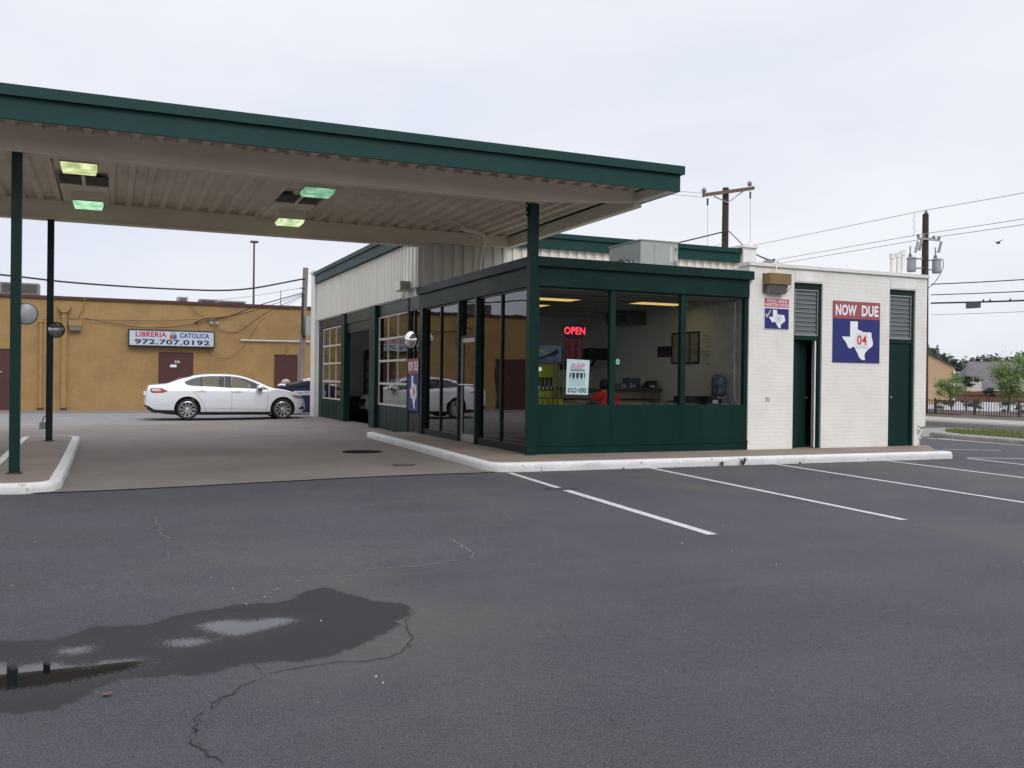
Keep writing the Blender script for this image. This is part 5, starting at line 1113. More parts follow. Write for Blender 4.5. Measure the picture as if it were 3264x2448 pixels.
t = MB(); t.tube([(3.56, 2.45, 3.95), (3.40, 2.40, 3.97), (3.22, 2.36, 3.93), (2.9, 2.3, 3.84), (2.5, 2.2, 3.74), (2.1, 2.1, 3.66)], .17, n=16, r2=.10); t.tube([(3.5, 2.7, 3.85), (3.1, 2.6, 3.8), (2.5, 2.4, 3.66)], .10, n=12); t.build('wrapped_duct', FOIL, T, smooth=60)
t = MB()
for k in (3.42, 3.33, 3.18): t.lathe([(.16, -.012), (.182, -.012), (.182, .012), (.16, .012)], (k, 2.40, 3.95), 'x', 20)
t.build('tape_band', BLACK, T)
for i, (x, zt_) in enumerate(((9.18, 4.43), (9.36, 4.47), (9.50, 4.53))):
    T = thing('vent_pipe', (x, .6, 3.7), ['left shortest', 'middle', 'right tallest'][i]+' of the three white vent pipes above the brick block', 'vent pipe', 'white vent pipes on the brick block')
    t = MB(); t.tube([(x, .6, 3.65), (x, .6, zt_-.10)], .045, n=14); t.build('pipe', WHITE, T, smooth=50)
    t = MB(); t.lathe([(.045, -.12), (.058, -.11), (.058, -.02), (.066, -.015), (.066, .0), (0, .012)], (x, .6, zt_), 'z', 16); t.build('cap', WHITE, T, smooth=50)
# ------------------------------------------------------------------ manholes, weeds, pebbles, leaf
for (x, y, r, lab, m_) in ((-2.42, 2.85, .40, 'dark round manhole cover in the concrete drive', mat('manhole', (.006, .005, .0045), .9, col2=(.018, .014, .012), nscale=12, bump=.5, spec=.05)), (-2.44, -.06, .19, 'small rusty utility cover in the concrete drive', mat('small cover', (.07, .06, .05), .7, col2=(.05, .04, .03), nscale=12))):
    T = thing('manhole_cover', (x, y, h(x, y)), lab, 'manhole cover')
    t = MB(); z = h(x, y)+.013; t.lathe([(r*.88, .0), (r*.88, .006), (0, .006)], (x, y, z), 'z', 36)
    t.build('lid', m_, T)
    t = MB(); t.lathe([(r*1.0, -.01), (r, .004), (r*.9, .004), (r*.9, -.01)], (x, y, z), 'z', 36); t.build('ring', mat('manhole', (), .5), T)
def weed(x, y, n, hh, label, m_=None):
    rnd = random.Random(int(x*100)); t = MB()
    for i in range(n):
        a = rnd.uniform(0, 2*pi); l = hh*rnd.uniform(.5, 1); r = l*rnd.uniform(.1, .7); z = h(x, y)
        for k in range(4):
            f = (k+1)/4; c = Vector((x+cos(a)*r*f, y+sin(a)*r*f-.01, z+l*f*(1.1-.3*f))); s = .018*rnd.uniform(.7, 1.5); d = Vector((rnd.uniform(-1, 1), rnd.uniform(-1, 1), rnd.uniform(-.3, .9))).normalized(); e = d.cross(Vector((.3, .2, 1))).normalized()
            t.face([c-d*s, c+e*s*.4, c+d*s, c-e*s*.4])
        t.face([(x-.002, y, z), (x+.002, y, z), (x+cos(a)*r, y+sin(a)*r, z+l*.8)])
    tag(t.build('weed', m_ or LEAF_D, recalc=False), label, 'weed', 'weeds along the white kerb')
weed(2.90, -1.70, 16, .10, 'smaller weed growing from the foot of the white kerb, nearer the corner'); weed(3.34, -1.71, 34, .17, 'bushiest weed at the foot of the white kerb')
weed(4.6, -1.72, 6, .04, 'tiny weed at the kerb right of the bushiest one'); weed(.9, -1.68, 5, .035, 'tiny weed at the kerb left of the others')
t = MB(); rnd = random.Random(11)
for i in range(34):
    x = rnd.uniform(-9, 6); y = rnd.uniform(-13.2, -4); s = rnd.uniform(.0025, .006); z = h(x, y)
    bmesh.ops.create_icosphere(t.bm, subdivisions=1, radius=s, matrix=Matrix.Translation((x, y, z+s*.4)))
o = t.build('pebbles', mat('pebble', (.45, .44, .42), .7)); tag(o, 'scattered pale pebbles on the asphalt', 'pebbles', kind='stuff')
t = MB(); t.sheet(lambda u, v: Vector((-7.03+(u-.5)*.035*(1-abs(2*v-1)**2), -10.53+(v-.5)*.055, h(-7, -10.5)+.006+.006*(2*u-1)**2)), 4, 6); tag(t.build('fallen_leaf', mat('dead leaf', (.12, .06, .035), .8), recalc=False), 'brown fallen leaf on the damp asphalt by the puddle', 'leaf')

# ------------------------------------------------------------------ yellow building behind
YB = thing('yellow_building', (-8, 26.8, 0), 'long ochre painted brick building with maroon coping and doors', 'building')
t = MB(); t.box(-40, 26.8, -.1, 1.5, 40, 4.55); t.build('wall', YEL, YB)
t = MB(); t.box(-40.05, 26.72, 4.553, 1.56, 27.1, 4.67); t.build('coping', MAROON, YB)
for x0, x1, z0, lab in ((-5.13, -3.75, .02, 'wide maroon double door numbered 204'), (-.31, .69, .02, 'narrow maroon door at the right end'), (-13.6, -10.36, .02, 'maroon roller door at the left edge')):
    D = B('door', MAROON, YB, x0+.04, 26.76, z0, x1-.04, 26.795, 2.44, label=lab)
    t = MB(); t.box(x0, 26.75, z0, x0+.04, 26.797, 2.48); t.box(x1-.04, 26.75, z0, x1, 26.797, 2.48); t.box(x0+.04, 26.75, 2.44, x1-.04, 26.797, 2.48); t.build('frame', mat('maroon dark', (.035, .012, .012), .6), D)
    if 'double' in lab:
        t = MB(); t.box(-4.42, 26.752, .05, -4.41, 26.759, 2.43); t.build('seam', BLACK, D)
        F2 = Fr((0, 26.76, 0), (1, 0, 0)); t = MB(); text(t, F2, '204', -4.50, 2.02, -4.30, 2.13, .003, .03); t.build('lettering', TEXTW, D)
        t = MB(); t.box(-4.68, 26.752, 1.84, -4.42, 26.759, 1.95); t.build('notice', TEXTW, D)
    else: t = MB(); t.lathe([(0, -.06), (.03, -.05), (.03, -.03), (.012, -.02), (.012, 0)], (x0+.14 if x0 > -1 else -11.0, 26.76, 1.55 if x0 < -1 else 1.05), 'y', 12); t.build('handle', ALU, D, smooth=40)
YT = mat('yellow trim paint', (.33, .20, .075), .55, col2=(.26, .15, .05), nscale=3)
for x, z1, w in ((-9.60, 3.62, .05), (-8.75, 4.17, .09)):
    t = MB(); t.bbox(x-w, 26.62, .12, x+w, 26.79, z1, w=.01)
    if w > .06: t.prism([(x-.11, 26.56, 4.0), (x+.11, 26.56, 4.0), (x+.24, 26.56, 4.2), (x+.24, 26.56, 4.34), (x-.24, 26.56, 4.34), (x-.24, 26.56, 4.2)], (0, .23, 0))
    else: t.bbox(x-.09, 26.60, 3.58, x+.09, 26.79, 3.68, w=.02)
    t.build('downspout', YT, YB)
    B('downspout_shoe', mat('shoe dark', (.06, .03, .02), .7), YB, x-.12, 26.5, .02, x+.12, 26.78, .12)
t = MB(); t.bbox(-8.59, 26.55, 3.47, -8.10, 26.79, 3.73, w=.012); k = t.build('wall_light', YT, YB)
t = MB(); t.prism([(-8.56, 26.6, 3.28), (-8.56, 26.78, 3.28), (-8.56, 26.78, 3.468), (-8.56, 26.57, 3.468)][::-1], (.43, 0, 0)); t.build('lens', LENSG, k)
t = MB(); t.tube([(-1.80, 26.70, 3.07), (1.22, 26.70, 3.08)], .035, n=10); t.build('white_pipe', mat('pipe pale', (.5, .52, .54), .4), YB, smooth=60)
t = MB(); t.tube([(.22, 26.74, 2.85), (.22, 26.74, 2.5), (.24, 26.66, 2.44)], .025, n=8); t.build('door_lamp_arm', YT, YB)
for x, r in ((-3.02, .07), (-2.78, .07)):
    t = MB(); t.lathe([(0, -.1), (r, -.09), (r, -.02), (0, 0)], (x, 26.78, 3.78), 'y', 16); t.build('meter', GREY, YB, smooth=40)
t = MB(); t.tube([(-8.3, 26.76, 3.74), (-8.05, 26.74, 4.2), (-8.0, 26.70, 4.65)], .02); t.build('roof_conduit', YT, YB)
# sign of the bookshop
T = thing('shop_sign', (-4.6, 26.6, 2.7), 'long white LIBRERIA CATOLICA shop sign with phone number in a black frame', 'sign')
SF_ = Fr((-6.34, 26.55, 2.70), (1, 0, 0)); SWd, SHt = 3.45, .71
t = MB(); rect(t, SF_, 0, 0, SWd, SHt, -.24, .235); t.build('box', BLACK, T)
t = MB(); rect(t, SF_, 0, 0, SWd, .045, .0, .02); rect(t, SF_, 0, SHt-.045, SWd, SHt, .0, .02); rect(t, SF_, 0, .045, .045, SHt-.045, .0, .02); rect(t, SF_, SWd-.045, .045, SWd, SHt-.045, .0, .02); t.build('frame', BLACK, T)
t = MB(); rect(t, SF_, .045, .045, SWd-.045, SHt-.045, -.003, .008); t.build('face', mat('sign face', (.50, .56, .66), .25, col2=(.42, .48, .58), nscale=1.2), T)
t = MB(); text(t, SF_, 'LIBRERIA', .28, .40, 1.50, .615, .008, .03); t.build('red_lettering', mat('shop red', (.45, .01, .02), .4), T)
t = MB(); text(t, SF_, 'CATOLICA', 2.02, .395, 3.22, .60, .008, .03); t.build('blue_lettering', mat('shop blue', (.01, .03, .20), .4), T)
t = MB(); text(t, SF_, '972.707.0192', .25, .09, 3.24, .305, .008, .025); t.build('number_lettering', mat('shop black', (.008, .012, .015), .4), T)
t = MB(); poly(t, SF_, [(1.62, .35), (1.76, .31), (1.76, .47), (1.72, .48), (1.66, .53), (1.62, .50)], .006, .003); k = t.build('logo', mat('logo red', (.45, .06, .03), .4), T)
t = MB(); poly(t, SF_, [(1.77, .31), (1.90, .35), (1.90, .50), (1.86, .53), (1.80, .48), (1.77, .47)], .006, .003); t.build('logo_blue_half', mat('logo blue', (.02, .10, .28), .4), k)
t = MB()
for cx_, cy_, r in ((1.765, .565, .085), (1.765, .49, .05)):
    for i in range(20):
        a, b = 2*pi*i/20, 2*pi*(i+1)/20; t.face([SF_.p(cx_+q*cos(s), cy_+q*sin(s)*.8, .010) for q, s in ((r*.72, a), (r, a), (r, b), (r*.72, b))])
t.build('logo_outline', mat('logo dark', (.04, .06, .08), .4), k)
# things on its roof
HVD = mat('old unit metal', (.20, .20, .21), .5, .3, col2=(.13, .12, .12), nscale=5)
for (x0, x1, z0, z1, y0, lab, m_) in ((-11.4, -9.9, 4.95, 5.42, 30, 'dark box shaped rooftop unit above the maroon roller door', HVD), (-4.2, -3.75, 4.6, 5.12, 30, 'small pale rooftop vent hood above the shop sign', GREY), (-3.25, -2.5, 4.6, 5.06, 30, 'dark end of the low rooftop unit right of the vent hood', HVD), (-2.48, -1.15, 4.6, 5.04, 30, 'long low pale rooftop unit near the right end of the yellow building', GREY)):
    T = thing('rooftop_unit', (x0, y0, 4.55), lab, 'rooftop unit')
    t = MB(); t.bbox(x0, y0, 4.56 if z0 < 4.7 else 4.9, x1, y0+1, z1, w=.02); t.build('cabinet', m_, T)
    t = MB()
    for i in range(7): z = max(z0, 4.7)+.04+i*(z1-max(z0, 4.7)-.08)/7; t.box(x0+.08, y0-.015, z, x1-.08, y0-.003, z+.02)
    t.build('grille', BLACK, T)
    t = MB(); t.box(x0-.05, y0-.05, 4.54, x1+.25, y0+1.1, 4.56 if z0 < 4.7 else 4.9); t.build('base', HVD, T)
T = thing('roof_mast', (0.13, 28, 4.55), 'short thin metal mast on the yellow building roof', 'mast'); t = MB(); t.tube([(.13, 28, 4.5), (.13, 28, 5.45)], .03, r2=.02); t.build('mast', GREY, T)
T = thing('area_light_pole', (1.26, 45, 0), 'tall slim parking lot light pole rising behind the yellow building', 'light pole')
t = MB(); t.tube([(1.26, 45, 0), (1.26, 45, 9.95)], .09, n=10, r2=.055); t.build('pole', mat('pole brown', (.07, .06, .06), .5), T, smooth=60)
t = MB(); t.bbox(1.04, 44.8, 9.95, 1.50, 45.2, 10.05, w=.03); t.build('lamp_head', mat('pole brown', (), .5), T)

# dumpster
T = thing('dumpster', (-.2, 21, 0), 'navy blue steel dumpster with open lid beyond the white sedan', 'dumpster')
DB = mat('dumpster blue', (.012, .018, .075), .45, col2=(.02, .026, .09), nscale=3, bump=.15)
t = MB(); t.prism([(-.95, 20.4, .12), (1.2, 20.4, .12), (1.2, 20.4, 1.22), (-1.12, 20.4, 1.05), (-.98, 20.4, .95)], (0, 1.6, 0))
for x in (-.2, .55): t.box(x, 20.34, .14, x+.07, 20.4, 1.0)
t.build('bin', DB, T, bevel=.01)
t = MB(); t.box(-1.15, 20.33, 1.0, 1.22, 20.4, 1.09); t.build('rim', DB, T)
t = MB(); t.prism([(-1.1, 20.36, 1.10), (-.1, 20.36, 1.34), (.9, 20.36, 1.40), (1.2, 20.36, 1.26), (1.2, 20.36, 1.23), (-1.1, 20.36, 1.07)], (0, 1.6, 0)); t.build('lid', mat('lid dark', (.02, .022, .03), .5), T)
t = MB(); rect(t, Fr((-.62, 20.33, .80), (1, 0, 0)), 0, 0, .95, .16, .0, .004); k = t.build('label_strip', TEXTW, T)
t = MB(); text(t, Fr((-.62, 20.33, .80), (1, 0, 0)), 'CLEAN CITY WASTE', .04, .03, .91, .13, .006, .03); t.build('lettering', mat('shop blue', (), .4), k)
t = MB(); t.box(-1.55, 20.5, .70, -1.12, 21.6, .78); t.box(-1.55, 20.5, .78, -1.50, 21.6, 1.10); t.build('side_pocket', mat('lid dark', (), .4), T)
def blob(name, c, r, m_, label, cat, sd):
    bm = bmesh.new(); bmesh.ops.create_icosphere(bm, subdivisions=3, radius=1)
    for v in bm.verts:
        n_ = noise.noise(v.co*2.3+Vector((sd, 0, 0)))*.28+noise.noise(v.co*6+Vector((sd, 0, 0)))*.1; v.co = Vector((c[0]+v.co.x*r[0]*(1+n_), c[1]+v.co.y*r[1]*(1+n_), c[2]+v.co.z*r[2]*(1+n_)))
    t = MB(); t.bm.free(); t.bm = bm; tag(t.build(name, m_, smooth=60), label, cat)
blob('rubbish_bag', (-.82, 20.9, 1.27), (.17, .15, .13), mat('bag beige', (.45, .34, .27), .6), 'beige rubbish bag poking out at the left end of the dumpster', 'rubbish bag', 1)
blob('rubbish_bag', (-1.0, 20.75, 1.17), (.16, .1, .05), TEXTW, 'small white rag beside the beige rubbish bag', 'rubbish', 2)
blob('rubbish_bag', (.45, 21.1, 1.36), (.65, .4, .11), TEXTW, 'white plastic sheet bulging on top of the dumpster lid', 'plastic sheet', 4)

# ------------------------------------------------------------------ poles and cables
def _u(): pass
def cable(pts, r, label, sag=0, n=16, m_=None, group=None, name='overhead_cable'):
    t = MB(); P = []
    if len(pts) == 2:
        a, b = Vector(pts[0]), Vector(pts[1]); P = [a.lerp(b, i/n)-Vector((0, 0, sag*4*(i/n)*(1-i/n))) for i in range(n+1)]
    else:
        V_ = [Vector(p) for p in pts]; V_ = [V_[0]*2-V_[1]]+V_+[V_[-1]*2-V_[-2]]
        for i in range(1, len(V_)-2):
            for k in range(5):
                u = k/5; a, b, c, d = V_[i-1:i+3]; P.append(.5*((2*b)+(c-a)*u+(2*a-5*b+4*c-d)*u*u+(3*b-a-3*c+d)*u**3))
        P.append(V_[-2])
    t.tube(P, r, n=5); return tag(t.build(name, m_ or WIRE, smooth=80), label, 'cable', group)
def insul(t, x, y, z, s=1):
    t.lathe([(0, -.02*s), (.05*s, 0), (.09*s, .02*s), (.05*s, .05*s), (.10*s, .07*s), (.05*s, .11*s), (.07*s, .13*s), (.03*s, .17*s), (0, .17*s)], (x, y, z), 'z', 10)
INS = mat('insulator', (.25, .26, .28), .25)
# left pole
PBX, PTX = .50, .68; DXP = 1.02
T = thing('utility_pole', (PBX, 25, 0), 'weathered grey wooden pole leaning behind the garage corner', 'utility pole')
t = MB(); t.tube([(PBX, 25, 0), (PTX, 25, 6.2)], .13, n=12, r2=.115); t.build('pole', WOOD_G, T, smooth=50)
t = MB(); t.bbox(.66, 24.78, 3.3, .86, 24.87, 4.1, w=.02); t.build('cable_box', GREY, T)
t = MB(); t.tube([(.53, 24.83, 5.1), (.53, 24.8, 4.2), (.54, 24.8, 3.4), (.64, 24.8, 3.15)], .045, n=8); t.tube([(.62, 24.84, 5.3), (.40, 24.8, 5.3)], .02); t.build('cable_riser', BLACK, T, smooth=60)
cable([(-16, 24, 5.42), (-10.81, 24, 5.16), (-8.26, 24, 4.99), (-4.72, 24, 4.93), (-2.1, 24.2, 5.06), (.62, 24.87, 5.72)], .035, 'thick black cable sagging across the sky above the yellow building')
def wl(pts, r, lab): 
    cable(pts, r, lab, group='cables draped on the yellow building', name='wall_cable')
yw = 26.7
wl([(.52, 24.86, 5.1), (-1.2, 25.8, 4.55), (-2.3, yw, 4.1), (-3.3, yw, 3.95), (-3.75, yw, 3.72)], .02, 'heaviest wall cable fanning from the leaning pole to the meters')
wl([(.52, 24.86, 5.05), (-1.3, 25.9, 4.35), (-2.6, yw, 4.0), (-3.1, yw, 3.85)], .012, 'thin wall cable ending at the left round meter')
wl([(.52, 24.86, 5.0), (-.9, 26, 4.2), (-1.8, yw, 3.5), (-2.4, yw, 3.42), (-3.0, yw, 3.68)], .014, 'cable swooping low right of the round meters')
wl([(.52, 24.86, 4.95), (-.9, 26.2, 4.0), (-1.1, yw, 3.7), (-1.4, yw, 3.2), (-1.8, yw, 2.65), (-2.4, yw, 2.25), (-3.0, yw, 2.4), (-3.4, yw, 3.0), (-3.6, yw, 3.9)], .008, 'thin loop of cable hanging lowest beside the shop sign')
wl([(-8.05, yw, 3.80), (-7.3, yw, 3.68), (-6.0, yw, 3.50), (-5.2, yw, 3.50), (-4.2, yw, 3.62), (-3.1, yw, 3.88)], .014, 'cable sagging just above the shop sign to the wall lamp')
wl([(-9.6, yw, 3.68), (-8.7, 26.5, 3.74), (-7.0, yw, 3.75), (-5, yw, 3.8), (-3.6, yw, 3.92)], .009, 'straight thin cable above the sagging one on the yellow wall')
wl([(-4.0, yw, 4.55), (-3.5, yw, 4.1), (-2.9, yw, 3.85), (-2.6, yw, 4.0), (-1.2, yw, 4.4)], .008, 'thin cable crossing down from the coping of the yellow building')
cable([(.42, 24.8, 5.3), (-1.5, 26, 4.95), (-3.2, 27, 4.75)], .01, 'thin pale cable above the fan of wall cables', m_=GREY)
# middle pole with crossarm
mx_, my_ = 25.6, 29.1
T = thing('utility_pole', (mx_, my_, 0), 'tall dark utility pole with a tilted wooden crossarm above the office roof', 'utility pole')
t = MB(); t.tube([(mx_, my_, 0), (mx_, my_, 12.75)], .24, n=14, r2=.18); t.build('pole', WOOD_P, T, smooth=50)
U = lambda x, z: (-7.03+(x+7.03)*1.42, -15.17+31.17*1.42-.25, 1.48+(z-1.48)*1.42)
a, b = Vector(U(14.68, 8.96)), Vector(U(17.18, 9.48)); d = (b-a); nn = Vector((0, -.14, 0)); up = Vector((0, 0, .10))
t = MB(); t.prism([a-up, b-up, b+up, a+up], nn); t.build('crossarm', mat('crossarm wood', (.16, .10, .07), .85, col2=(.10, .065, .045), nscale=6), T)
for x1, z1 in ((15.24, 8.98), (16.66, 9.30)): t = MB(); t.tube([Vector(U(15.92, 8.78)), Vector(U(x1, z1))], .035, n=6); t.build('brace', GREY, T)
for x1, z1 in ((14.76, 9.08), (17.0, 9.56)):
    t = MB(); q = U(x1, z1); insul(t, q[0], q[1], q[2], 1.7); t.build('insulator', INS, T, smooth=50)
for x1, z1 in ((14.94, 8.87), (17.04, 9.33)):
    q = Vector(U(x1, z1)); t = MB(); t.tube([q, q-Vector((0, 0, .4))], .05, n=6); t.build('fuse_cutout', BLACK, T)
    cable([tuple(q-Vector((0, 0, .38))), tuple(q-Vector((-.05, 0, 3))), tuple(q-Vector((-.2, 0, 6.2)))], .012, ('left' if x1 < 16 else 'right')+' thin wire hanging straight down from the tilted crossarm', m_=GREY)
q = Vector(U(14.76, 9.05)); cable([tuple(q), (q.x-14, q.y, q.z+.15)], .014, 'upper thin wire running left from the tilted crossarm', .1, m_=GREY); cable([tuple(q-Vector((0, 0, .22))), (q.x-14, q.y, q.z-.1)], .014, 'lower thin wire running left from the tilted crossarm', .1, m_=GREY)
q = (mx_+.1, my_-.25, 10.3)
cable([(25.76, 29.0, 10.25), (24.01, 26.0, 9.32), (20.8, 21.0, 7.97), (15.86, 14.0, 6.49), (10.71, 7.0, 5.18), (6.89, 2.0, 4.30), (5.36, -.02, 3.98)], .028, 'black service cable from the crossarm pole down to the white wall')
cable([(mx_-.1, my_-.25, 10.2), (22.4, my_, 9.35), (20.0, my_, 8.75), (17, my_, 8.3), (12, my_, 7.9)], .04, 'black cable sagging left from the crossarm pole behind the rooftop unit')
cable([(mx_-.3, my_-.25, 9.5), (24.1, my_, 9.0), (23.2, my_, 8.4)], .015, 'short slack wire low on the crossarm pole', m_=GREY)
# right pole with transformers
rx, ry = 24.8, 13.97
T = thing('utility_pole', (rx, ry, 0), 'dark utility pole with two grey transformers beside the white brick block', 'utility pole')
t = MB(); t.tube([(rx+.02, ry, 0), (rx-.02, ry, 8.75)], .185, n=14, r2=.125); t.build('pole', WOOD_P, T, smooth=50)
t = MB(); t.box(rx-.62, ry-.2, 7.62, rx+.62, ry-.12, 7.70); t.build('crossarm', mat('grey arm', (.33, .32, .31), .6), T)
t = MB(); insul(t, rx, ry, 8.76, .9); t.build('insulator', INS, T, smooth=50)
for x in (-.6, -.3, .3, .6):
    t = MB(); insul(t, rx+x, ry-.16, 7.71, .8); t.build('insulator', INS, T, smooth=50)
TR = mat('transformer grey', (.36, .38, .40), .4, col2=(.30, .32, .34), nscale=4)
for x, y_, z0 in ((.55, -.1, 6.2), (-.42, .35, 6.25)):
    t = MB(); t.lathe([(0, 0), (.16, .0), (.18, .03), (.19, .10), (.18, .54), (.205, .56), (.205, .60), (.12, .65), (0, .65)], (rx+x, ry+y_, z0+.05), 'z', 22); k = t.build('transformer', TR, T, smooth=45)
    t = MB(); insul(t, rx+x-.08, ry+y_, z0+.70, .9); t.tube([(rx+x-.08, ry+y_, z0+.84), (rx+x-.08, ry+y_, z0+1.15)], .03, n=6); t.build('bushing', INS, k, smooth=50)
    t = MB(); t.tube([(rx+x*.3, ry, z0+.6), (rx+x, ry+y_, z0+.6)], .03); t.tube([(rx+x*.3, ry, z0+.2), (rx+x, ry+y_, z0+.2)], .03); t.build('mount', GREY, k)
for x, dz in ((-.72, -.1), (-.5, .0), (.62, .0)):
    t = MB(); t.tube([(rx+x-.07, ry-.2, 7.15+dz), (rx+x+.07, ry-.2, 7.6+dz)], .055, n=8); t.build('fuse_cutout', INS, T)
def squig(a, b, lab):
    P = [Vector(a).lerp(Vector(b), i/14)+Vector((.06*sin(i*1.3), 0, 0)) for i in range(15)]
    t = MB(); t.tube(P, .012, n=4); tag(t.build('jumper_wire', GREY), lab, 'wire')
squig((rx, 14.62, 8.87), (rx+.02, 14.6, 7.92), 'curly jumper wire from the top line left of the transformer pole'); squig((rx+.62, ry-.2, 7.15), (rx+.55, ry-.1, 7.25-.1), 'short curl above the right transformer'); squig((rx-.5, ry-.2, 7.2), (rx-.4, ry+.2, 7.3), 'short curl above the left transformer')
cable([(rx+.9, ry-.1, 6.9), (rx+.93, ry-.1, 6.5), (rx+.5, ry-.1, 5.9), (rx+.1, ry-.1, 5.6)], .015, 'loop of wire hanging under the right transformer')
def kph(y): return y
for z, x, lab in ((8.92, 24.8, 'topmost power line over the transformer pole'), (7.85, 24.4, 'middle power line crossing at the pole crossarm, left of the pair'), (7.80, 25.3, 'power line crossing at the pole crossarm, right of the pair')):
    cable([(x, 80, z+.2), (x, ry, z)], .014, lab+', far span', .1, m_=GREY); cable([(x, ry, z), (x, -16, z+.25)], .014, lab+', near span', .25, m_=GREY)
for z, r, lab in ((5.75, .022, 'upper thick communication cable right of the transformer pole'), (5.30, .02, 'middle communication cable right of the transformer pole'), (4.95, .035, 'lowest thick communication cable right of the transformer pole'), (4.45, .008, 'faint thin wire below the communication cables')):
    cable([(24.95, ry-.2, z), (24.95, -16, z+.1)], r, lab, .45 if r > .01 else .3)
T = thing('splice_box', (24.95, 11.9, 4.7), 'small dark splice box hanging on the lowest communication cable', 'splice box'); t = MB(); t.bbox(24.85, 11.4, 4.60, 25.05, 11.95, 4.82, w=.04); t.build('case', mat('splice dark', (.08, .08, .09), .5), T)
for y, lab in ((11.2, 'first'), (10.9, 'second'), (9.2, 'third'), (10.0, 'fourth')):
    t = MB(); t.lathe([(0, -.05), (.03, -.03), (.04, .0), (.03, .05), (.02, .08), (0, .1)], (24.95, y, 4.98-.45*4*((ry-.2-y)/(ry-.2+16))*(1-(ry-.2-y)/(ry-.2+16))), 'z', 8); tag(t.build('small_bird', BLACK, smooth=70), 'tiny bird perched on the lowest communication cable', 'bird', 'birds on the cable')
t = MB(); P0 = Vector((36.65, 20, 9.15)); t.lathe([(0, -.16), (.05, -.1), (.07, 0), (.05, .1), (0, .2)], P0, 'x', 8)
for s in (-1, 1): t.face([P0+Vector((-.06, 0, .02)), P0+Vector((.08, 0, .02)), P0+Vector((-.02, s*.35, .14))]); t.face([P0+Vector((-.06, 0, .035)), P0+Vector((-.02, s*.35, .15)), P0+Vector((.08, 0, .035))])
tag(t.build('flying_bird', BLACK, smooth=60), 'single dark bird flying in the sky at the right', 'bird')

# ------------------------------------------------------------------ far right: kerbs, verge, fence, trees, houses
struct(MB().box(19.95, -40, -.05, 20.1, 120, .17).build('street_kerb', KERBC))
struct(MB().box(20.1, -40, -.05, 24.3, 120, .165).build('far_sidewalk', mat('pale sidewalk', (.30, .28, .255), .8, col2=(.23, .215, .19), nscale=1.5)))
struct(MB().box(19.93, -40, .0, 19.95, 120, .02).build('gutter_line', BLACK))
struct(MB().box(20.11, -40, .166, 21.2, 120, .172).build('verge_strip', mat('worn verge', (.17, .155, .13), .9, col2=(.11, .10, .085), nscale=3, bump=.5, bscale=12)))
t = MB(); t.sheet(lambda u, v: Vector((24.3+4.2*u, -20+100*v, .165+.24*sin(pi*min(1, u*1.15))*(1 if u < .9 else .6)+.05*noise.noise(Vector((u*6, v*90, 0))))), 12, 160)
struct(t.build('mulch_bed', mat('mulch', (.075, .058, .047), .95, col2=(.12, .10, .085), nscale=9, bump=1, bscale=25), smooth=80))
struct(MB().box(28.4, -40, -.05, 66, 120, .03).build('bright_lot', mat('bright lot concrete', (.34, .325, .335), .8, col2=(.29, .275, .285), nscale=.2)))
kerb('island_kerb', [(13.72, -30), (13.75, .76), (14.05, 3.2), (14.5, 4.3), (15.2, 4.75), (16.0, 4.6), (16.5, 4.0), (16.7, -30)], .45, .14, KERBC, side=-1)
t = MB(); t.prism([(14.1, -30, .0), (14.1, .76, 0), (14.45, 3.0, 0), (14.9, 4.1, 0), (15.4, 4.4, 0), (16.1, 3.8, 0), (16.3, -30, 0)][::-1], (0, 0, .15)); struct(t.build('island_soil', mat('soil', (.09, .075, .05), .95)))
t = MB(); rnd = random.Random(8)
for i in range(9000):
    y = 4.5-9*rnd.random()**1.3; x = rnd.uniform(14.25, 16.2); 
    if y > 4.3-(abs(x-15.3)**2)*1.2: continue
    s = rnd.uniform(.05, .14); a = rnd.uniform(0, 2*pi); b = Vector((x, y, .148)); w = Vector((cos(a), sin(a), 0))*.011; l = Vector((rnd.uniform(-.05, .05), rnd.uniform(-.05, .05), s))
    t.face([b-w, b+w, b+l])
tag(t.build('grass', leafmat('verge grass', (.10, .13, .03), (.20, .22, .075)), recalc=False), 'yellowish green grass on the kerbed island', 'grass', kind='stuff')
t = MB(); t.sheet(lambda u, v: Vector((13.75+.55*u+.15*sin(v*9), 3.45+.55*v, .016)), 8, 8)
struct(t.build('street_puddle', mat('water', (.02, .02, .022), .02)))
FM = mat('iron fence', (.045, .038, .035), .5)
T = thing('iron_fence', (24.9, 12, .1), 'low brown metal picket fence along the mulch bed', 'fence')
def fz(u): return .165
ys = [-14+i*1.96 for i in range(20)]
for y in ys: B('fence_post', FM, T, 24.86, y-.03, .1, 24.94, y+.03, .93)
for z in (.82, .27): B('rail', FM, T, 24.88, -14, z, 24.92, 23.3, z+.03)
yy = []; y = 22.0
t = MB()
cnt = 0
while y > 3.5 and cnt < 100:
    if min(abs(y-q) for q in ys) > .07: B('picket', FM, T, 24.89, y-.009, .15, 24.91, y+.009, .82); cnt += 1
    y -= .12
while y > -14:
    if min(abs(y-q) for q in ys) > .07: t.box(24.89, y-.009, .15, 24.91, y+.009, .82)
    y -= .12
o = t.build('pickets', FM, T); o['kind'] = 'stuff'
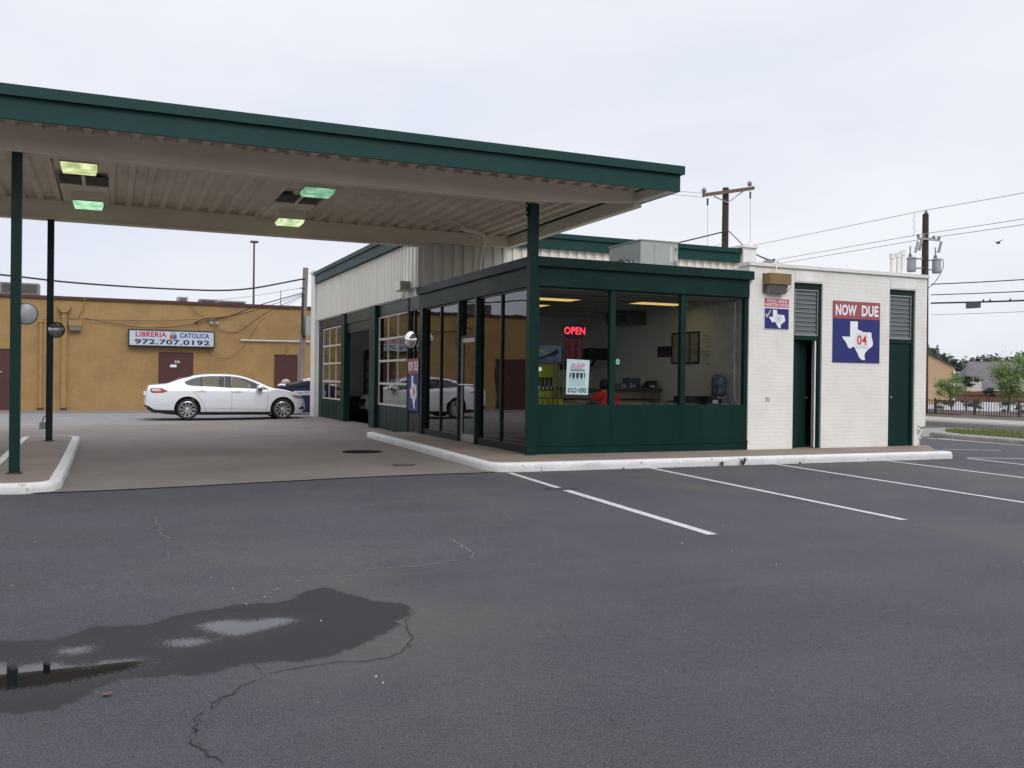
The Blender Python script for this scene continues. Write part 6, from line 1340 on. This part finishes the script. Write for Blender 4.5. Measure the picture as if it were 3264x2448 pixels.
def foliage(t, c, r, n, s, rnd, clumps=14, flat=1.0, fill=.6):
    C_ = []
    for i in range(clumps):
        while True:
            v = Vector((rnd.uniform(-1, 1), rnd.uniform(-1, 1), rnd.uniform(-1, 1)))
            if v.length < 1: break
        C_.append((Vector((c[0]+v.x*r[0], c[1]+v.y*r[1], c[2]+v.z*r[2])), rnd.uniform(.25, .55)))
    for i in range(n):
        cc, cr_ = rnd.choice(C_); v = Vector((rnd.gauss(0, .5), rnd.gauss(0, .5), rnd.gauss(0, .42)*flat))
        p = cc+Vector((v.x*r[0]*cr_, v.y*r[1]*cr_, v.z*r[2]*cr_)); d = Vector((rnd.uniform(-1, 1), rnd.uniform(-1, 1), rnd.uniform(-1, .6))).normalized(); e = d.orthogonal().normalized(); e.rotate(Matrix.Rotation(rnd.uniform(0, 6.28), 3, d)); q = s*rnd.uniform(.6, 1.4)
        t.face([p-d*q, p+e*q*.45, p+d*q, p-e*q*.45])
    return C_
def tree(name, x, y, z0, htrunk, c, r, n, s, m_, label, seed, cat='tree', group=None, clumps=14, tr=.06):
    rnd = random.Random(seed); T = thing(name, (x, y, z0), label, cat, group)
    t = MB(); C_ = foliage(t, c, r, n, s, rnd, clumps); t.build('crown', m_, T, recalc=False)
    t = MB(); top = Vector((c[0], c[1], c[2]+r[2]*.3)); b = Vector((x, y, z0)); mid = b.lerp(top, .4)+Vector((.05*r[0], 0, 0)); t.tube([b, mid, top], tr, n=8, r2=tr*.3)
    for cc, _ in C_[:8]: t.tube([mid.lerp(top, rnd.random()*.8), cc], tr*.3, n=5, r2=tr*.1)
    t.build('trunk', BARK, T, smooth=60)
tree('young_tree', 33.0, 16.4, .0, 1, (33.15, 16.35, 1.95), (.95, .95, 1.25), 5200, .055, LEAF_B, 'bright green young tree rising behind the fence near the right edge', 21, clumps=26, tr=.07)
tree('young_tree', 26.5, 14.0, .3, 1, (26.3, 14.0, 1.45), (.62, .62, .55), 2400, .045, LEAF_B, 'bushy young tree right beside the transformer pole', 22, clumps=16, tr=.04)
tree('young_tree', 32.3, 16.9, .0, 1, (32.25, 16.8, 1.22), (.28, .28, .25), 500, .05, LEAF_D, 'small dark tree between the bushy one and the bright one', 23, clumps=6, tr=.03)
tree('young_tree', 31.3, 17.3, .0, 1, (31.2, 17.3, 1.62), (.55, .5, .25), 900, .06, LEAF_D, 'dark spreading tree in front of the pale house', 24, clumps=8, tr=.04)
rnd = random.Random(2)
for i, y in enumerate([14.9, 14.2, 13.5, 12.8, 12.1, 10.9, 10.2, 9.4, 8.6]):
    tree('shrub', 25.9, y, .33, .1, (25.9, y, .66), (.25, .32, .22), 420, .035, LEAF_D, 'dark leafy shrub behind the iron fence, %s from the transformer pole' % ['first', 'second', 'third', 'fourth', 'fifth', 'sixth', 'seventh', 'eighth', 'ninth'][i], 40+i, 'shrub', 'shrubs along the iron fence', 6, .012)
# tan building, brown fence, houses and trees far off
T = thing('tan_building', (51, 36, 0), 'tan stucco building with a sloping roof edge behind the transformer pole', 'building')
TAN = mat('tan stucco', (.42, .29, .17), .85, col2=(.36, .25, .15), nscale=1)
da = Vector((50.03, 36.35, 0)); db_ = Vector((51.67, 35.63, 0)); ud = (db_-da).normalized(); bk = Vector((-ud.y, ud.x, 0))
p3 = lambda u, z, v=0: tuple(da+ud*u+bk*v+Vector((0, 0, z)))
t = MB(); t.prism([p3(-6, -1), p3(1.79, -1), p3(1.79, 2.79), p3(0, 3.67), p3(-2, 4.6), p3(-6, 2.8)], tuple(bk*12)); t.build('wall', TAN, T)
t = MB(); t.prism([p3(1.9, 2.76, -.15), p3(1.9, 2.84, -.15), p3(-2, 4.76, -.15), p3(-6.2, 2.9, -.15), p3(-6.2, 2.8, -.15), p3(-2, 4.66, -.15)], tuple(bk*12.3)); t.build('roof', mat('roof dark', (.05, .05, .05), .8), T)
t = MB(); t.tube([p3(1.7, 0, -.06), p3(1.7, 2.6, -.06)], .05); t.build('downspout', WHITE, T)
BW = mat('brown fence wood', (.16, .07, .045), .85, col2=(.11, .05, .032), nscale=3, streak=True)
T = thing('wooden_fence', (75, 52, -.5), 'reddish brown wooden fence beyond the bright lot', 'fence')
a = Vector((66, 56.6, -1.2)); b = Vector((90, 46.2, -1.2)); d = (b-a).normalized(); n = int((b-a).length/.3)
t = MB()
for i in range(n): q = a+d*i*.3; zt_ = .84+.02*(i % 3); t.prism([(q.x, q.y, -1.5), (q.x+d.x*.29, q.y+d.y*.29, -1.5), (q.x+d.x*.29, q.y+d.y*.29, zt_), (q.x, q.y, zt_)], (.02, .05, 0))
t.build('boards', BW, T)
t = MB(); q = a; t.prism([(a.x-.1, a.y-.1, .5), (b.x-.1, b.y-.1, .5), (b.x-.1, b.y-.1, .6), (a.x-.1, a.y-.1, .6)], (.02, .05, 0)); t.build('rail', BW, T)
GR = mat('grey shingle', (.125, .11, .12), .85, col2=(.095, .085, .092), nscale=1.5)
def hp(u, z, D=0):   # a frame 150 m out: u metres to the right along the view's right direction
    return (120.1+Rv.x*u+Fv.x*D, 93.1+Rv.y*u+Fv.y*D, z)
T = thing('house', hp(3.5, -3), 'grey hip roofed house with white gable beyond the brown fence', 'house')
t = MB(); t.prism([hp(.6, -3), hp(8.2, -3), hp(8.2, .75), hp(.6, .75)], tuple(Vector(hp(0, 0, 8))-Vector(hp(0, 0, 0)))); t.build('wall', mat('house wall', (.30, .13, .10), .8), T)
t = MB(); A = [hp(.6, .75, -.3), hp(8.4, .75, -.3), hp(8.4, .75, 8), hp(.6, .75, 8)]; Rg = [hp(3.3, 4.15, 4), hp(6.2, 4.15, 4)]
for f in ((A[0], A[1], Rg[1], Rg[0]), (A[1], A[2], Rg[1]), (A[2], A[3], Rg[0], Rg[1]), (A[3], A[0], Rg[0])): t.face(f)
t.build('roof', GR, T)
t = MB(); A = [hp(-.2, 2.85, -.8), hp(2.9, 2.85, -.8), hp(2.9, 2.85, 3), hp(-.2, 2.85, 3)]; pk = hp(1.2, 4.8, 1.2)
for i in range(4): t.face((A[i], A[(i+1) % 4], pk))
t.build('turret_roof', GR, T)
t = MB(); t.prism([hp(.1, -3, -.5), hp(2.6, -3, -.5), hp(2.6, 2.8, -.5), hp(.1, 2.8, -.5)], tuple(Vector(hp(0, 0, 3))-Vector(hp(0, 0, 0)))); t.build('gable_wall', mat('house cream', (.50, .47, .42), .8), T)
t = MB(); t.prism([hp(.5, .66, -.4), hp(8.5, .66, -.4), hp(8.5, .78, -.4), hp(.5, .78, -.4)], tuple(Vector(hp(0, 0, .1))-Vector(hp(0, 0, 0)))); t.build('gutter', WHITE, T)
T = thing('house', hp(-4, -3, 12), 'low house with a pale wall and grey roof left of the hip roofed house', 'house')
t = MB(); t.prism([hp(-5, -3, 12), hp(-.8, -3, 12), hp(-.8, 2.9, 12), hp(-5, 2.9, 12)], (3, 6, 0)); t.build('wall', mat('house cream', (), .8), T)
t = MB(); t.prism([hp(-5.3, 2.9, 11.5), hp(-.4, 2.9, 11.5), hp(-1.6, 4.3, 14), hp(-5.3, 4.3, 14)], (.1, .3, .05)); t.build('roof', GR, T)
T = thing('house', hp(9, -3, 6), 'pale walled house half hidden by the bright young tree', 'house')
t = MB(); t.prism([hp(5.6, -3, 10), hp(16, -3, 10), hp(16, 3.9, 10), hp(5.6, 3.9, 10)], (3, 6, 0)); t.build('wall', mat('house cream', (), .8), T)
t = MB(); t.prism([hp(5.3, 3.9, 9.5), hp(16.4, 3.9, 9.5), hp(15, 5.6, 12), hp(6.6, 5.6, 12)], (.1, .3, .05)); t.build('roof', GR, T)
for i, (u, zt_) in enumerate(((-16, 7.4), (-10.5, 8.2), (-4.5, 7.0), (.5, 6.3), (6, 7.1), (11, 7.4), (17, 8.8), (24, 9.6), (31, 9))):
    c = (160.5+Rv.x*(u+3)*1, 130-.4*(u+3), (zt_-3)/2+.5)
    tree('distant_tree', c[0], c[1], -3.2, 1, (c[0], c[1], zt_-3.4), (4.8, 4.8, 3.9), 3600, .60, LEAF_F, 'dark tree in the far tree line, %s from the left' % ['first', 'second', 'third', 'fourth', 'fifth', 'sixth', 'seventh', 'eighth', 'ninth'][i], 60+i, 'tree', 'trees on the far horizon', 16, .3)
# trees across the street behind the viewer, mirrored in the office glass
TR0 = None
for i, (x, y, k) in enumerate(((12, -40, .62), (15.5, -44, .70), (20, -40, .95), (24, -42, 1.15), (28.5, -41, 1.2), (33, -41, 1.1), (37.5, -42, 1.15), (26.5, -46, 1.3), (31.5, -46, 1.3), (36, -46, 1.25), (42, -43, 1.2))):
    if TR0 is None:
        tree('street_tree', x, y, 0, 2, (x, y, 4.8), (4.2, 4.2, 4.6), 6500, .34, LEAF_D, 'dense dark tree across the street, mirrored in the office window', 80, 'tree', 'trees reflected in the office window', 34, .25); TR0 = [o for o in COL.objects if o.name.startswith('street_tree') and not o.parent][0]; c = TR0
    else: c = copy_tree(TR0)
    c.location = (x, y, 0); c.scale = (k*.5+.5, k*.5+.5, k); c.rotation_euler = (0, 0, i*1.3)
